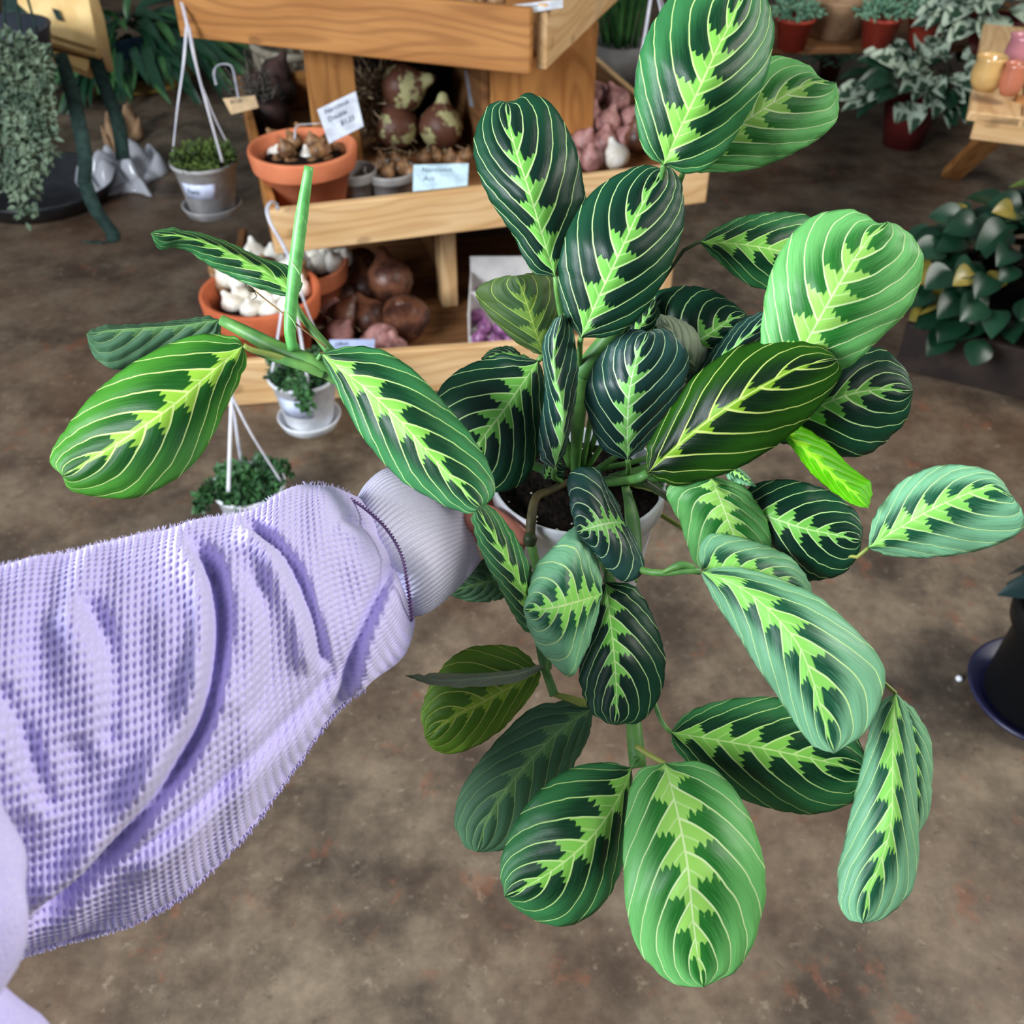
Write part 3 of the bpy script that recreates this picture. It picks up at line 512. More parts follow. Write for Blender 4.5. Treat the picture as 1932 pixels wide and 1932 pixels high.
# hand
skin_m = plain('skin', (214, 138, 118), (196, 116, 100), .5, .4, 60)
skin_m.node_tree.nodes['Principled BSDF'].inputs['Subsurface Weight'].default_value = .15
skin_m.node_tree.nodes['Principled BSDF'].inputs['Subsurface Radius'].default_value = (.006, .002, .001)
HV, HE, HR = [], [], []
def hv(p, r_, prev=None):
    HV.append(tuple(p)); HR.append(r_)
    if prev is not None: HE.append((prev, len(HV)-1))
    return len(HV)-1
w0 = hv(U(760, 1010, .632), (.023, .019)); w1 = hv(U(840, 1000, .648), (.022, .017), w0); w2 = hv(PC(192, .092, -.034), (.024, .015), w1)
p1 = hv(PC(184, .0800, -.036), (.026, .013), w2)
tip = {}
for nm, z0, zf, angs, r0 in (('index', -.012, -.014, (162, 140, 120, 106), .0082), ('middle', -.030, -.032, (160, 134, 110, 94), .0085), ('ring', -.047, -.050, (161, 137, 114, 100), .0080), ('little', -.062, -.066, (165, 146, 128, 117), .0068)):
    kn = hv(PC(174, .0775, z0), (.0098, .0098), p1); pr = kn
    for q, a_ in enumerate(angs):
        rad = POT_RB+(POT_R-POT_RB)*(1+(zf)/POT_H)+r0*1.02; pr = hv(PC(a_, rad+.004*(q == 0), zf), (r0*(1-.09*q),)*2, pr)
tb = hv(PC(200, .0800, -.018), (.0125, .0125), w2); t1 = hv(PC(211, .0705, -.002), (.0098, .0092), tb); t2 = hv(PC(223, .0668, -.003), (.0090, .0082), t1); t3 = hv(PC(234, .0650, -.007), (.0080, .0072), t2); hv(PC(239, .0640, -.0095), (.0058, .0052), t3)
me = bpy.data.meshes.new('hand'); me.from_pydata(HV, HE, []); me.materials.append(skin_m)
hand = bpy.data.objects.new('hand', me); C.objects.link(hand); under(hand, person); hand['label'] = 'bare hand gripping the side of the white pot'
sk = hand.modifiers.new('skin', 'SKIN'); sk.use_smooth_shade = True
for i, sv in enumerate(me.skin_vertices[0].data): sv.radius = HR[i]; sv.use_root = (i == 3)
ss = hand.modifiers.new('sub', 'SUBSURF'); ss.levels = 2; ss.render_levels = 2
v, f_ = tube_geo(spline([PC(231, .0728, -.0035), PC(235, .0718, -.0055), PC(239, .0695, -.0085)], 8), [.003, .0042, .0025], 10, True, .5)
o = mesh('fingernail', v, f_, plain('nail', (226, 178, 166), None, .3, .5)); o.parent = hand; o.matrix_parent_inverse = Matrix()
# ------------------------------------------------------------------ wooden bulb display
wood_o = wood('oiled_pine', (190, 134, 76), (168, 112, 58), (124, 74, 34))
wood_l = wood('raw_pine', (226, 192, 146), (208, 168, 118), (176, 130, 82))
wood_d = wood('old_pine', (150, 104, 64), (120, 80, 48), (86, 56, 32))
A = np.array([-.517, 2.074, 0]); Dm = np.array([.971, .273, 0]); Dm /= np.linalg.norm(Dm); Nm = np.array([-Dm[1], Dm[0], 0])
def T(u_, v_, z): return A+Dm*u_+Nm*v_+np.array([0, 0, z])
stand = empty('bulb_display_stand', T(.5, .4, 0), 'two-tier wooden stand with long front boards holding flower bulbs', 'display stand')
plank('front_board', T(0, 0, .302), T(1.008, 0, .302), .098, .02, wood_l, stand)
plank('side_board', T(.0, .022, .302), T(.0, .90, .302), .098, .02, wood_o, stand)
plank('side_board', T(1.006, .022, .302), T(1.006, .90, .302), .098, .02, wood_l, stand)
plank('back_board', T(0, .92, .302), T(1.008, .92, .302), .098, .02, wood_o, stand)
for i in range(6): plank('shelf_slat', T(.0, .022+i*.15, .285), T(1.008, .022+i*.15, .285), .148, .016, wood_d, stand, wdir=Nm)
plank('support_post', T(.40, .16, .018), T(.40, .16, .285), .040, .07, wood_l, stand, wdir=Dm)
plank('support_post', T(.02, .70, .0), T(.02, .70, .285), .040, .07, wood_o, stand, wdir=Dm)
plank('support_post', T(.95, .70, .0), T(.95, .70, .285), .040, .07, wood_o, stand, wdir=Dm)
plank('support_post', T(.96, .10, .0), T(.96, .10, .285), .040, .07, wood_l, stand, wdir=Dm)
plank('divider', T(.43, .20, .018), T(.43, .74, .018), .262, .02, wood_d, stand)
plank('back_panel', T(0.06, .75, .018), T(.95, .75, .018), .262, .018, wood_d, stand)
# lower tier
B0, B1 = np.array([-.655, 1.935, 0]), np.array([.30, 2.06, 0]); Dl = (B1-B0)/np.linalg.norm(B1-B0); Nl = np.array([-Dl[1], Dl[0], 0])
plank('front_board', B0+[0, 0, .001], B1+[0, 0, .001], .112, .02, wood_l, stand)
plank('side_board', B0+Nl*.022+[0, 0, .001], B0+Nl*.72+[0, 0, .001], .09, .02, wood_d, stand)
for i in range(5): plank('shelf_slat', B0+Nl*(.022+i*.145)+[0, 0, .003], B1+Nl*(.022+i*.145)+[0, 0, .003], .143, .014, wood_d, stand, wdir=Nl)
# uprights carrying the top crate
plank('upright', T(.15, .42, .302), T(.15, .42, .618), .115, .02, wood_o, stand, wdir=Dm)
plank('upright', T(.585, .36, .302), T(.585, .36, .618), .27, .02, wood_o, stand, wdir=Dm)
plank('upright', T(.565, .37, .302), T(.565, .70, .302), .315, .018, wood_d, stand)
shade_m = plain('interior_shade_black', (34, 27, 23), (24, 20, 18), .8, .2, 14)  # near-black colour paints the shade inside the upper tier
plank('back_panel', T(.275, .70, .302), T(.563, .70, .302), .315, .016, shade_m, stand)  # added panel, stands in for the dark of the cavity
# top crate
c0, c1 = np.array([-.738, 2.525, .622]), np.array([.044, 2.252, .622]); Dc = (c1-c0)/np.linalg.norm(c1-c0); Nc = np.array([-Dc[1], Dc[0], 0])
crate = empty('wooden_crate', (c0+c1)/2+Nc*.3, 'oiled wooden crate standing on top of the bulb stand', 'crate')
plank('front_board', c0-Dc*.02, c1, .128, .022, wood_o, crate)
plank('side_board', c1+Nc*.022-Dc*.0, c1+Nc*.62, .128, .022, wood_l, crate)
plank('side_board', c0+Nc*.022, c0+Nc*.62, .128, .022, wood_o, crate)
plank('back_board', c0+Nc*.62, c1+Nc*.62, .128, .022, wood_o, crate)
for i in range(4): plank('bottom_slat', c0+Nc*(.024+i*.148)+[0, 0, .002], c1+Nc*(.024+i*.148)-Dc*.024+[0, 0, .002], .145, .014, wood_o, crate, wdir=Nc)
# ------------------------------------------------------------------ bulbs
bulb_mats = {
 'amaryllis': plain('amaryllis_bulb', (112, 70, 50), (58, 34, 28), .42, .4, 30, .9, .004),
 'amgreen': plain('amaryllis_bulb_peeling', (172, 168, 120), (92, 56, 42), .5, .35, 19, .9, .004, .42, .50),
 'narc': plain('narcissus_bulb', (150, 112, 74), (96, 64, 42), .5, .4, 40, .4, .001),
 'white': plain('white_bulb', (232, 228, 218), (206, 196, 178), .42, .45, 40),
 'pink': plain('hyacinth_bulb', (176, 128, 122), (116, 76, 72), .5, .4, 34, .4, .001),
 'purple': plain('crocus_bulb', (150, 92, 140), (96, 52, 92), .4, .45, 36, .3, .001),
 'dark': plain('dark_lily_bulb', (78, 56, 50), (44, 34, 32), .7, .3, 30, .6, .002),
}
root_m = plain('dry_roots', (184, 162, 130), (134, 112, 88), .9, .1, 90)
rootg_m = plain('grey_roots', (118, 112, 104), (76, 70, 64), .9, .1, 90)
BULB = [(0, -.86), (.35, -.84), (.7, -.66), (.93, -.3), (1, .02), (.93, .36), (.72, .66), (.46, .9), (.3, 1.12), (.22, 1.38), (.12, 1.5), (0, 1.5)]
def roots_geo(p, r_, n_, L_, dirv, spread=.8):
    out = []
    for _ in range(n_):
        dv = np.array(dirv)+RNG.normal(0, spread, 3); dv /= np.linalg.norm(dv); a = p+dv*r_*.3+RNG.normal(0, r_*.25, 3)
        b = a+dv*L_*.6+RNG.normal(0, L_*.2, 3); c_ = b+dv*L_*.5+RNG.normal(0, L_*.3, 3)
        out.append(tube_geo(spline([a, b, c_], 7), [r_*.045, r_*.02], 4))
    return join_geo(out)
def bulb(p, r_, kind, label, group, axis=None, roots=0, sq=1.0, name='flower_bulb', cat='bulb', rmat=None):
    axis = axis if axis is not None else (random.uniform(-.7, .7), random.uniform(-.7, .7), 1)
    o = lathe(name, [(a*r_, z*r_*sq) for a, z in BULB], bulb_mats[kind], p, None, 20, axis, jitter=.03); tag(o, label, cat, group)
    if roots:
        ax = np.array(axis, float); ax /= np.linalg.norm(ax); bpy.context.view_layer.update()
        v, f_ = roots_geo(np.array(p)-ax*r_*.8, r_, roots, r_*.9, -ax); q = mesh('roots', v, f_, rmat or root_m); q.parent = o; q.matrix_parent_inverse = o.matrix_world.inverted(); q['kind'] = 'stuff'
    return o
def bpx(x, y, z, rp, *a, **k): p = G(x, y, z); return bulb(p, px2m(rp, p), *a, **k)
# upper tier, behind the terracotta pot
bpx(760, 165, .455, 44, 'amgreen', 'large green and brown peeling amaryllis bulb lying on top of two others', 'amaryllis bulbs in the upper tier', axis=(.8, -.2, .3), name='amaryllis_bulb')
bpx(748, 242, .362, 42, 'amgreen', 'patchy green and brown amaryllis bulb beside the dry root bundle', 'amaryllis bulbs in the upper tier', axis=(-.2, .2, 1), roots=24, name='amaryllis_bulb')
bpx(832, 240, .365, 42, 'amgreen', 'reddish amaryllis bulb with a yellow-green patch next to the dark divider', 'amaryllis bulbs in the upper tier', axis=(.1, .1, 1), roots=24, name='amaryllis_bulb')
rb = mesh('root_bundle', *roots_geo(G(696, 175, .43), .06, 170, .085, (0, -.1, -.5), .75), root_m); tag(rb, 'bundle of dry stringy roots beside the upright board', 'roots', kind='stuff')
bpx(520, 140, .40, 30, 'dark', 'dark purple bulb in the far left corner of the upper tier', 'dark bulbs in the upper left corner')
bpx(480, 165, .38, 28, 'dark', 'brown dark bulb leaning on the left side board', 'dark bulbs in the upper left corner')
bpx(535, 175, .36, 27, 'dark', 'dark bulb against the left upright board', 'dark bulbs in the upper left corner')
bpx(508, 218, .352, 40, 'dark', 'large grey hairy bulb behind the upper terracotta pot', 'dark bulbs in the upper left corner', roots=60, rmat=rootg_m, axis=(.3, .3, -1))
pile = [(1010, 200), (1045, 185), (1085, 190), (1125, 180), (1160, 190), (1030, 235), (1070, 230), (1110, 225), (1150, 232), (1190, 225), (1060, 272), (1100, 268), (1140, 270), (1180, 262), (1120, 300), (1160, 296), (1085, 300)]
for i, (x, y) in enumerate(pile):
    bpx(x+random.uniform(-5, 5), y, .335 + (.035 if y < 240 else 0) + (.03 if y < 200 else 0), 25, 'pink' if i % 5 else 'white', 'pinkish papery hyacinth bulb in the pile on the upper tier', 'hyacinth bulbs piled on the upper tier', roots=10 if i % 2 else 0)
bpx(1203, 258, .345, 30, 'amaryllis', 'glossy brown round bulb at the right end of the hyacinth pile', None)
# small bulbs behind the price card
pan = G(730, 330, .31)
def terracotta(name, rim_c, R, Hh, label, group='terracotta bulb pots', mat=None, matname='pot'):
    base = np.array(rim_c)-[0, 0, Hh]; t_ = empty(name, base, label, 'pot', group); lip = Hh*.30
    lathe(matname, [(0, 0), (R*.62, 0), (R*.64, .003), (R*.86, Hh-lip), (R*.875, Hh-lip), (R*.94, Hh-lip), (R*.955, Hh-lip+.004), (R, Hh-.006), (R*.99, Hh), (R*.93, Hh), (R*.915, Hh-.006), (R*.82, Hh-lip), (R*.60, .012), (0, .012)], mat, base, t_, 56)
    return t_
terra_m = plain('terracotta', (208, 124, 86), (190, 106, 70), .75, .25, 9, .2, .001)
terrad_m = plain('terracotta_deep', (196, 104, 66), (176, 88, 54), .75, .25, 9, .2, .001)
greyp_m = plain('grey_plastic', (150, 146, 142), (128, 124, 122), .55, .4, 12)
rc1 = G(570, 275, .462); R1 = px2m(103, rc1)
terracotta('terracotta_pot', rc1, R1, .150, 'orange terracotta pot of brown narcissus bulbs on the upper tier', mat=terra_m)
for i, (x, y, dz) in enumerate([(520, 292, 0), (548, 298, 0), (580, 298, 0), (612, 292, 0), (640, 285, 0), (520, 262, .01), (555, 268, .02), (590, 270, .02), (622, 266, .01), (570, 250, .02), (540, 282, .028), (600, 284, .028), (526, 310, -.005), (556, 315, -.008), (588, 315, -.008), (618, 308, -.005)]):
    bpx(x, y, .425+dz, 17, 'white' if i in (0, 2) else 'narc', 'small brown narcissus bulb in the upper terracotta pot', 'narcissus bulbs in the terracotta pot', name='narcissus_bulb', roots=5)
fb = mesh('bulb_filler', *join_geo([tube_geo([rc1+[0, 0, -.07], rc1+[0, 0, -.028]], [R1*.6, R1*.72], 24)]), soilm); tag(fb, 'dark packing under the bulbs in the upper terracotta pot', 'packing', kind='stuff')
rc2 = G(490, 545, .212); R2 = px2m(113, rc2)
terracotta('terracotta_pot', rc2, R2, .19, 'wide terracotta pot heaped with white bulbs on the lower tier', mat=terrad_m)
for i, (x, y, dz) in enumerate([(420, 540, 0), (455, 560, 0), (495, 565, 0), (535, 560, 0), (565, 545, 0), (415, 510, 0), (450, 530, .02), (490, 535, .03), (530, 530, .03), (465, 505, .02), (505, 505, .02), (545, 508, .02), (480, 478, .0), (520, 480, 0), (428, 525, .02), (560, 520, .02), (440, 575, -.005), (474, 586, -.008), (508, 587, -.008), (542, 578, -.005)]):
    bpx(x, y, .185+dz, 22, 'white' if i % 5 else 'narc', 'white papery bulb heaped in the wide lower terracotta pot', 'white bulbs in the wide terracotta pot')
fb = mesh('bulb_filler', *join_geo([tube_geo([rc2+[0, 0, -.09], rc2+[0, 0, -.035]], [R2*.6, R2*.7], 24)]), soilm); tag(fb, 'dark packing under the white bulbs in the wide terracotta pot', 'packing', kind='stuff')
rc3 = G(568, 492, .175); R3 = px2m(88, rc3)
terracotta('terracotta_pot', rc3, R3, .155, 'terracotta pot of white bulbs behind the wide one on the lower tier', mat=terra_m)
for (x, y) in [(600, 500), (628, 496), (618, 480), (590, 482), (560, 490), (540, 480), (645, 486), (575, 505), (530, 500), (550, 515)]:
    bpx(x, y, .165, 21, 'white', 'white bulb in the terracotta pot at the back of the lower tier', 'white bulbs in the rear terracotta pot')
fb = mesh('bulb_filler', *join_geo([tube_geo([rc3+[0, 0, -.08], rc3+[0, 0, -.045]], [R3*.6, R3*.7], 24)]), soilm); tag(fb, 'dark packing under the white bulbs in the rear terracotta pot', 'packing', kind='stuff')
# lower tier loose bulbs
low = [(690, 545, .075, 42, 0), (735, 530, .12, 44, 0), (765, 600, .075, 46, 0), (700, 600, .065, 36, 40), (650, 600, .065, 34, 46), (655, 560, .07, 34, 20), (720, 640, .062, 32, 10), (745, 660, .052, 26, 10), (680, 500, .09, 34, 0), (625, 585, .07, 26, 30), (640, 630, .055, 28, 10), (700, 650, .045, 24, 0)]
low_lab = ['dark amaryllis bulb touching the rear terracotta pot rim', 'dark brown amaryllis bulb stacked highest in the lower tier', 'glossy amaryllis bulb lying against the pale support post', 'amaryllis bulb with a shaggy mat of straw roots in the lower tier', 'root-covered bulb nearest the wide terracotta pot', 'brown bulb with short roots behind the shaggy pair', 'rounded pinkish bulb between the post and the small blue card', 'smallest pink bulb at the front board under the glossy one', 'dark bulb at the very back of the lower tier', 'small rooty pink bulb beside the wide terracotta pot', 'small pink bulb just above the blue card', 'small pink bulb touching the right end of the blue card']
for i, (x, y, z, rp, rt) in enumerate(low):
    bpx(x, y, z, rp, 'amaryllis' if rp > 33 else 'pink', low_lab[i], 'loose bulbs in the lower tier', roots=rt)
# small pots among the bulbs on the upper tier
gp = G(668, 318, .395); terracotta('grey_pot', gp, px2m(42, gp), .082, 'small grey plastic pot beside the terracotta pot on the upper tier', 'small grey pots', greyp_m)
gp2 = G(735, 318, .385); gt = terracotta('grey_pot', gp2, px2m(50, gp2), .072, 'wide grey plastic pot of tiny brown bulbs behind the blue card', 'small grey pots', greyp_m)
for (x, y) in [(705, 318), (730, 326), (755, 318), (775, 326), (745, 305), (720, 305)]:
    bpx(x, y, .375, 15, 'narc', 'tiny brown bulb in the wide grey pot', 'tiny bulbs in the grey pot', roots=4)
for (x, y) in [(800, 300), (825, 296), (850, 300), (878, 296), (865, 312)]:
    bpx(x, y, .345, 15, 'narc', 'tiny brown bulb showing above the blue card', 'tiny bulbs behind the blue card', roots=4)
# white carton with purple bulbs
cm = plain('white_card', (212, 208, 204), (194, 190, 188), .7, .2, 20)
e0 = G(884, 655, .019); bx = empty('bulb_carton', e0+[.07, .1, 0], 'open white carton of purple crocus bulbs on the lower tier', 'carton')
for (a, b) in [((0, 0), (.16, 0)), ((0, 0), (0, .22)), ((.16, 0), (.16, .22)), ((0, .22), (.16, .22)), ((0, .11), (.16, .11))]:
    plank('carton_wall', e0+[a[0], a[1], 0], e0+[b[0], b[1], 0], .03 + (.06 if a[1] else 0) + (.04 if a[1] > .2 else 0) + (.06 if a[0] == 0 and b[0] == 0 else 0), .004, cm, bx, bevel=.0008)
plank('carton_floor', e0+[0, 0, .0005], e0+[.16, 0, .0005], .22, .003, cm, bx, wdir=(0, 1, 0), bevel=.0005)
for (x, y, z) in [(905, 640, .045), (935, 648, .045), (962, 640, .045), (915, 618, .05), (945, 622, .05), (975, 618, .05), (905, 565, .06), (935, 560, .06), (965, 565, .06), (920, 540, .06), (950, 536, .06), (985, 556, .06), (900, 598, .05)]:
    bpx(x, y, z, 16, 'purple', 'small purple crocus bulb in the white carton', 'crocus bulbs in the white carton', name='crocus_bulb')
for (x, y) in [(880, -4), (905, -8), (935, -6), (860, -8)]:
    bpx(x, y+6, .735, 20, 'narc', 'brown bulb peeking over the front board of the top crate', 'bulbs in the top crate', roots=6)
# ------------------------------------------------------------------ cards and tags
ink = plain('pen_ink', (52, 62, 74), None, .8, .1)
def card(name, cs, ds, col, label, lines=(), size=.012, th=.0012, parts_px=None, group='price cards'):
    ds = ds if isinstance(ds, (list, tuple)) else [ds]*4
    P = [Vector(U(x, y, d)) for (x, y), d in zip(cs, ds)]; nrm = (P[1]-P[0]).cross(P[3]-P[0]).normalized()
    if nrm.dot(Vector(CAM)-P[0]) < 0: nrm = -nrm
    Q = P+[p-nrm*th for p in P]; ctr = sum(P, Vector())/4
    t_ = empty(name, ctr, label, 'sign', group)
    o = mesh('card', Q, [(0, 1, 2, 3), (4, 7, 6, 5), (0, 4, 5, 1), (1, 5, 6, 2), (2, 6, 7, 3), (3, 7, 4, 0)], plain('card_%d_%d_%d' % col, col, None, .6, .3), smooth=False); under(o, t_)
    x = (P[1]-P[0]).normalized(); y = nrm.cross(x).normalized()
    if y.dot(P[0]-P[3]) < 0: y = -y
    W_ = (P[1]-P[0]).length
    for i, s in enumerate(lines):
        M = Matrix((x, y, x.cross(y))).transposed().to_4x4(); M.translation = P[0]+x*W_*.12-y*size*(1.15+1.25*i)+nrm*.0006
        text_mesh('handwriting', s, size, ink, M, t_)
    if parts_px:
        for q in parts_px: o = tube('stick', [U(*p) for p in q], .0022, potw, t_, 10, 8, .4)
    return t_
card('plant_tag', [(598, 207), (671, 172), (686, 238), (621, 271)], 2.16, (196, 200, 212), 'white plastic tag on a stick standing in the upper terracotta pot', ['Narcissus', 'Double', '     $1.25'], .0145, parts_px=[[(606, 233, 2.165), (585, 234, 2.17), (560, 238, 2.19), (556, 265, 2.22)]])
card('price_card', [(780, 311), (884, 308), (882, 350), (779, 361)], [2.24, 2.27, 2.25, 2.22], (196, 222, 236), 'pale blue card lettered Narcissus Actaea propped on the middle front board', ['Narcissus', 'Actaea'], .0175)
card('price_card', [(622, 641), (707, 640), (706, 661), (620, 661)], [2.27, 2.28, 2.27, 2.26], (176, 190, 226), 'small blue card lying among bulbs on the lower tier', ['Lilium'], .012)
card('price_card', [(945, 12), (1062, -2), (1062, 14), (975, 28)], [2.10, 2.10, 2.09, 2.09], (214, 216, 222), 'white folded card on the rim of the top crate', ['Paperwhites'], .012)
card('price_tag', [(420, 186), (481, 180), (488, 203), (436, 216)], 2.52, (226, 192, 148), 'tan paper tag tied to the left end of the stand', ['  $2.50'], .013)
card('price_card', [(876, 132), (900, 140), (906, 208), (886, 200)], 2.62, (120, 122, 130), 'dim grey card on the dark divider of the upper tier', [], .01)
wire_m = plain('clear_plastic', (206, 204, 210), (184, 184, 196), .35, .5, 40)
# ------------------------------------------------------------------ foliage builders
def tiny_leaf(p, dv, L_, W_, up):
    dv = dv/np.linalg.norm(dv); sd = np.cross(dv, up); sd /= np.linalg.norm(sd)+1e-9; nn = np.cross(sd, dv)
    m = p+dv*L_*.5+nn*L_*.12
    return [p, m+sd*W_, m-sd*W_, p+dv*L_], [(0, 1, 3), (0, 3, 2)]
def foliage(c_, rad, n_, L_, W_, rng=RNG, shell=.35, down=0.0):
    out = []
    for _ in range(n_):
        q = rng.normal(0, 1, 3); q /= np.linalg.norm(q); rr = shell+(1-shell)*rng.random()**.5
        p = np.array(c_)+q*np.array(rad)*rr; dv = q*.6+rng.normal(0, .6, 3)+np.array([0, 0, .3-down])
        out.append(tiny_leaf(p, dv, L_*rng.uniform(.7, 1.3), W_*rng.uniform(.8, 1.2), rng.normal(0, .4, 3)+np.array([0, -.4, 1])))
    return join_geo(out)
fol = {
 'moss': plain('moss_leaves', (84, 104, 44), (46, 62, 26), .6, .3, 25),
 'creep': plain('creeper_leaves', (66, 112, 62), (30, 62, 36), .5, .4, 25),
 'string': plain('trailing_leaves', (112, 128, 104), (66, 84, 66), .55, .4, 18),
 'succ': plain('succulent_leaves', (132, 176, 142), (84, 128, 104), .5, .4, 25),
 'dark': plain('dark_glossy_leaf', (26, 60, 40), (14, 38, 28), .32, .4, 12),
 'pep': plain('glossy_round_leaf', (16, 48, 30), (10, 30, 20), .34, .32, 12),
 'pepy': plain('yellowing_leaf', (128, 112, 44), (60, 78, 30), .35, .5, 14),
 'var': plain('variegated_leaf', (176, 190, 168), (42, 66, 48), .4, .4, 26, lo=.47, hi=.53),
 'grass': plain('grass_blades', (80, 130, 70), (50, 96, 52), .5, .4, 18),
}
def leaf_mesh(name, L_, W_, mat, cup=.25, bend=.3):
    vs_, fs = [], []; nu, nv = 8, 2
    for i in range(nu+1):
        u = i/nu; hw = W_*math.sin(math.pi*min(.995, u**.85))**.75
        for j in range(-nv, nv+1):
            a = j/nv; vs_.append((a*hw, L_*u, -bend*L_*u*u+cup*hw*a*a))
    nc = 2*nv+1
    for i in range(nu):
        for j in range(nc-1): fs.append((i*nc+j, i*nc+j+1, (i+1)*nc+j+1, (i+1)*nc+j))
    me = bpy.data.meshes.new(name); me.from_pydata(vs_, [], fs); me.materials.append(mat)
    me.polygons.foreach_set('use_smooth', np.ones(len(me.polygons), dtype=bool)); return me
def leafy(root, me_list, c_, rad, n_, sc=(.8, 1.2), zmin=-9, up=.35):
    bpy.context.view_layer.update()
    for i in range(n_):
        q = RNG.normal(0, 1, 3); q /= np.linalg.norm(q); q[2] = abs(q[2])*.9-.15; p = np.array(c_)+q*np.array(rad)*(.5+.5*RNG.random()**.5)
        if p[2] < zmin: continue
        o = bpy.data.objects.new('leaf', me_list[i % len(me_list)]); C.objects.link(o)
        d_ = Vector((q[0]*.9, q[1]*.9-.25, q[2]*.3+up*RNG.random()-.15)).normalized()
        z_ = Vector((RNG.normal(0, .35), -.45+RNG.normal(0, .3), 1)); x_ = d_.cross(z_).normalized(); z_ = x_.cross(d_)
        M = Matrix((x_, d_, z_)).transposed().to_4x4(); M = M @ Matrix.Scale(RNG.uniform(*sc), 4); M.translation = Vector(p); o.matrix_basis = M
        o.parent = root; o.matrix_parent_inverse = Matrix.Translation(-Vector(root.location))
# ------------------------------------------------------------------ hanging pots
def hanging(name, rim, R, Hh, pm_, label, straps, kind, n_, saucer=True, hook=None, spill=None, lab=None, Lf=.012):
    base = np.array(rim)-[0, 0, Hh]; t_ = empty(name, base, label, 'hanging pot')
    lathe('pot', [(0, 0), (R*.66, 0), (R*.69, .004), (R*.94, Hh-.012), (R*1.0, Hh-.010), (R*1.03, Hh-.004), (R*1.02, Hh), (R*.96, Hh), (R*.93, Hh-.01), (R*.66, .01), (0, .01)], pm_, base, t_, 48)
    if saucer: lathe('saucer', [(0, -.012), (R*.72, -.012), (R*.80, -.008), (R*.90, .008), (R*.93, .014), (R*.90, .015), (R*.84, .006), (R*.7, -.004), (0, -.004)], pm_, base, t_, 48)
    lathe('soil', [(0, Hh-.018), (R*.5, Hh-.016), (R*.92, Hh-.018)], soilm, base, t_, 32)
    v, f_ = foliage(np.array(rim)+[0, 0, .004], (R*1.0, R*1.0, R*.32), n_, Lf, Lf*.36, shell=.1)
    if spill:
        for (sp_, n2) in spill:
            P = spline([np.array(q) for q in sp_], 14)
            for p in P:
                v2, f2 = foliage(p, (.012, .012, .012), n2, Lf, Lf*.36); v, f_ = join_geo([(v, f_), (v2, f2)])
    fo = mesh('foliage', v, f_, fol[kind], smooth=False); under(fo, t_); fo['kind'] = 'stuff'
    for sp_ in straps: tube('strap', sp_, .0034, wire_m, t_, 24, 8, .45)
    if hook: tube('hook', hook, .0042, wire_m, t_, 30, 10, .7)
    if lab:
        a0, a1, z0, z1, txt = lab; vs_, fs = [], []
        for i in range(9):
            q = math.radians(a0+(a1-a0)*i/8)
            for z in (z0, z1):
                rr = R*(.69+(.94-.69)*z)*1.012; vs_.append(base+np.array([rr*math.cos(q), rr*math.sin(q), z*(Hh-.012)]))
        fs = [(2*i, 2*i+2, 2*i+3, 2*i+1) for i in range(8)]
        lb = mesh('sticker', vs_, fs, plain('sticker_white', (206, 214, 240), None, .5)); under(lb, t_)
        md = lb.modifiers.new('thick', 'SOLIDIFY'); md.thickness = .0006
        if txt:
            q = math.radians((a0+a1)/2-14); rr = R*(.69+.25*(z0+z1)/2)*1.03; out_ = Vector((math.cos(q), math.sin(q), 0)); x_ = Vector((-math.sin(q), math.cos(q), 0))
            M = Matrix((x_, Vector((0, 0, 1)), out_)).transposed().to_4x4(); M.translation = Vector(base)+out_*rr+Vector((0, 0, (z0+.42*(z1-z0))*(Hh-.012)))-x_*.012
            text_mesh('lettering', txt, .016, ink, M, t_, 0)
    return t_
grey_w = plain('dusty_white_plastic', (168, 166, 164), (120, 118, 118), .5, .4, 9)
ra = U(384, 300, 2.36); Ra = px2m(62, ra)
hanging('hanging_pot', ra, Ra, .118, grey_w, 'dusty white hanging pot of moss left of the stand with a white sticker', [
  [U(352, 48, 2.30), U(346, 120, 2.31), U(335, 200, 2.33), U(326, 285, 2.36)], [U(356, 48, 2.30), U(372, 130, 2.30), U(396, 220, 2.30), U(420, 306, 2.31)], [U(354, 48, 2.30), U(368, 120, 2.33), U(400, 210, 2.38), U(436, 285, 2.42)]], 'moss', 700, hook=[U(354, 50, 2.30), U(347, 20, 2.30), U(340, -10, 2.32), U(345, -40, 2.34), U(360, -42, 2.37)], lab=(228, 300, .42, .78, 'Fern'), Lf=.015)
rbp = U(571, 702, 2.10); Rb = px2m(66, rbp)
hanging('hanging_pot', rbp, Rb, .118, potw, 'clean white hanging pot with saucer hooked over the middle front board', [
  [U(545, 485, 2.04), U(532, 580, 2.06), U(520, 660, 2.08), U(512, 706, 2.09)], [U(547, 485, 2.04), U(562, 600, 2.05), U(578, 700, 2.05), U(583, 726, 2.05)], [U(549, 485, 2.04), U(578, 580, 2.06), U(612, 660, 2.10), U(634, 700, 2.12)]], 'creep', 420,
  hook=[U(547, 488, 2.04), U(530, 455, 2.06), U(510, 420, 2.07), U(504, 395, 2.08), U(512, 381, 2.10), U(522, 386, 2.13), U(524, 396, 2.14)], lab=(225, 292, .38, .82, None), spill=[([U(570, 722, 2.05), U(572, 745, 2.035), U(578, 768, 2.035)], 9)], Lf=.016)
rcp = U(468, 912, 1.92); Rc = px2m(68, rcp)
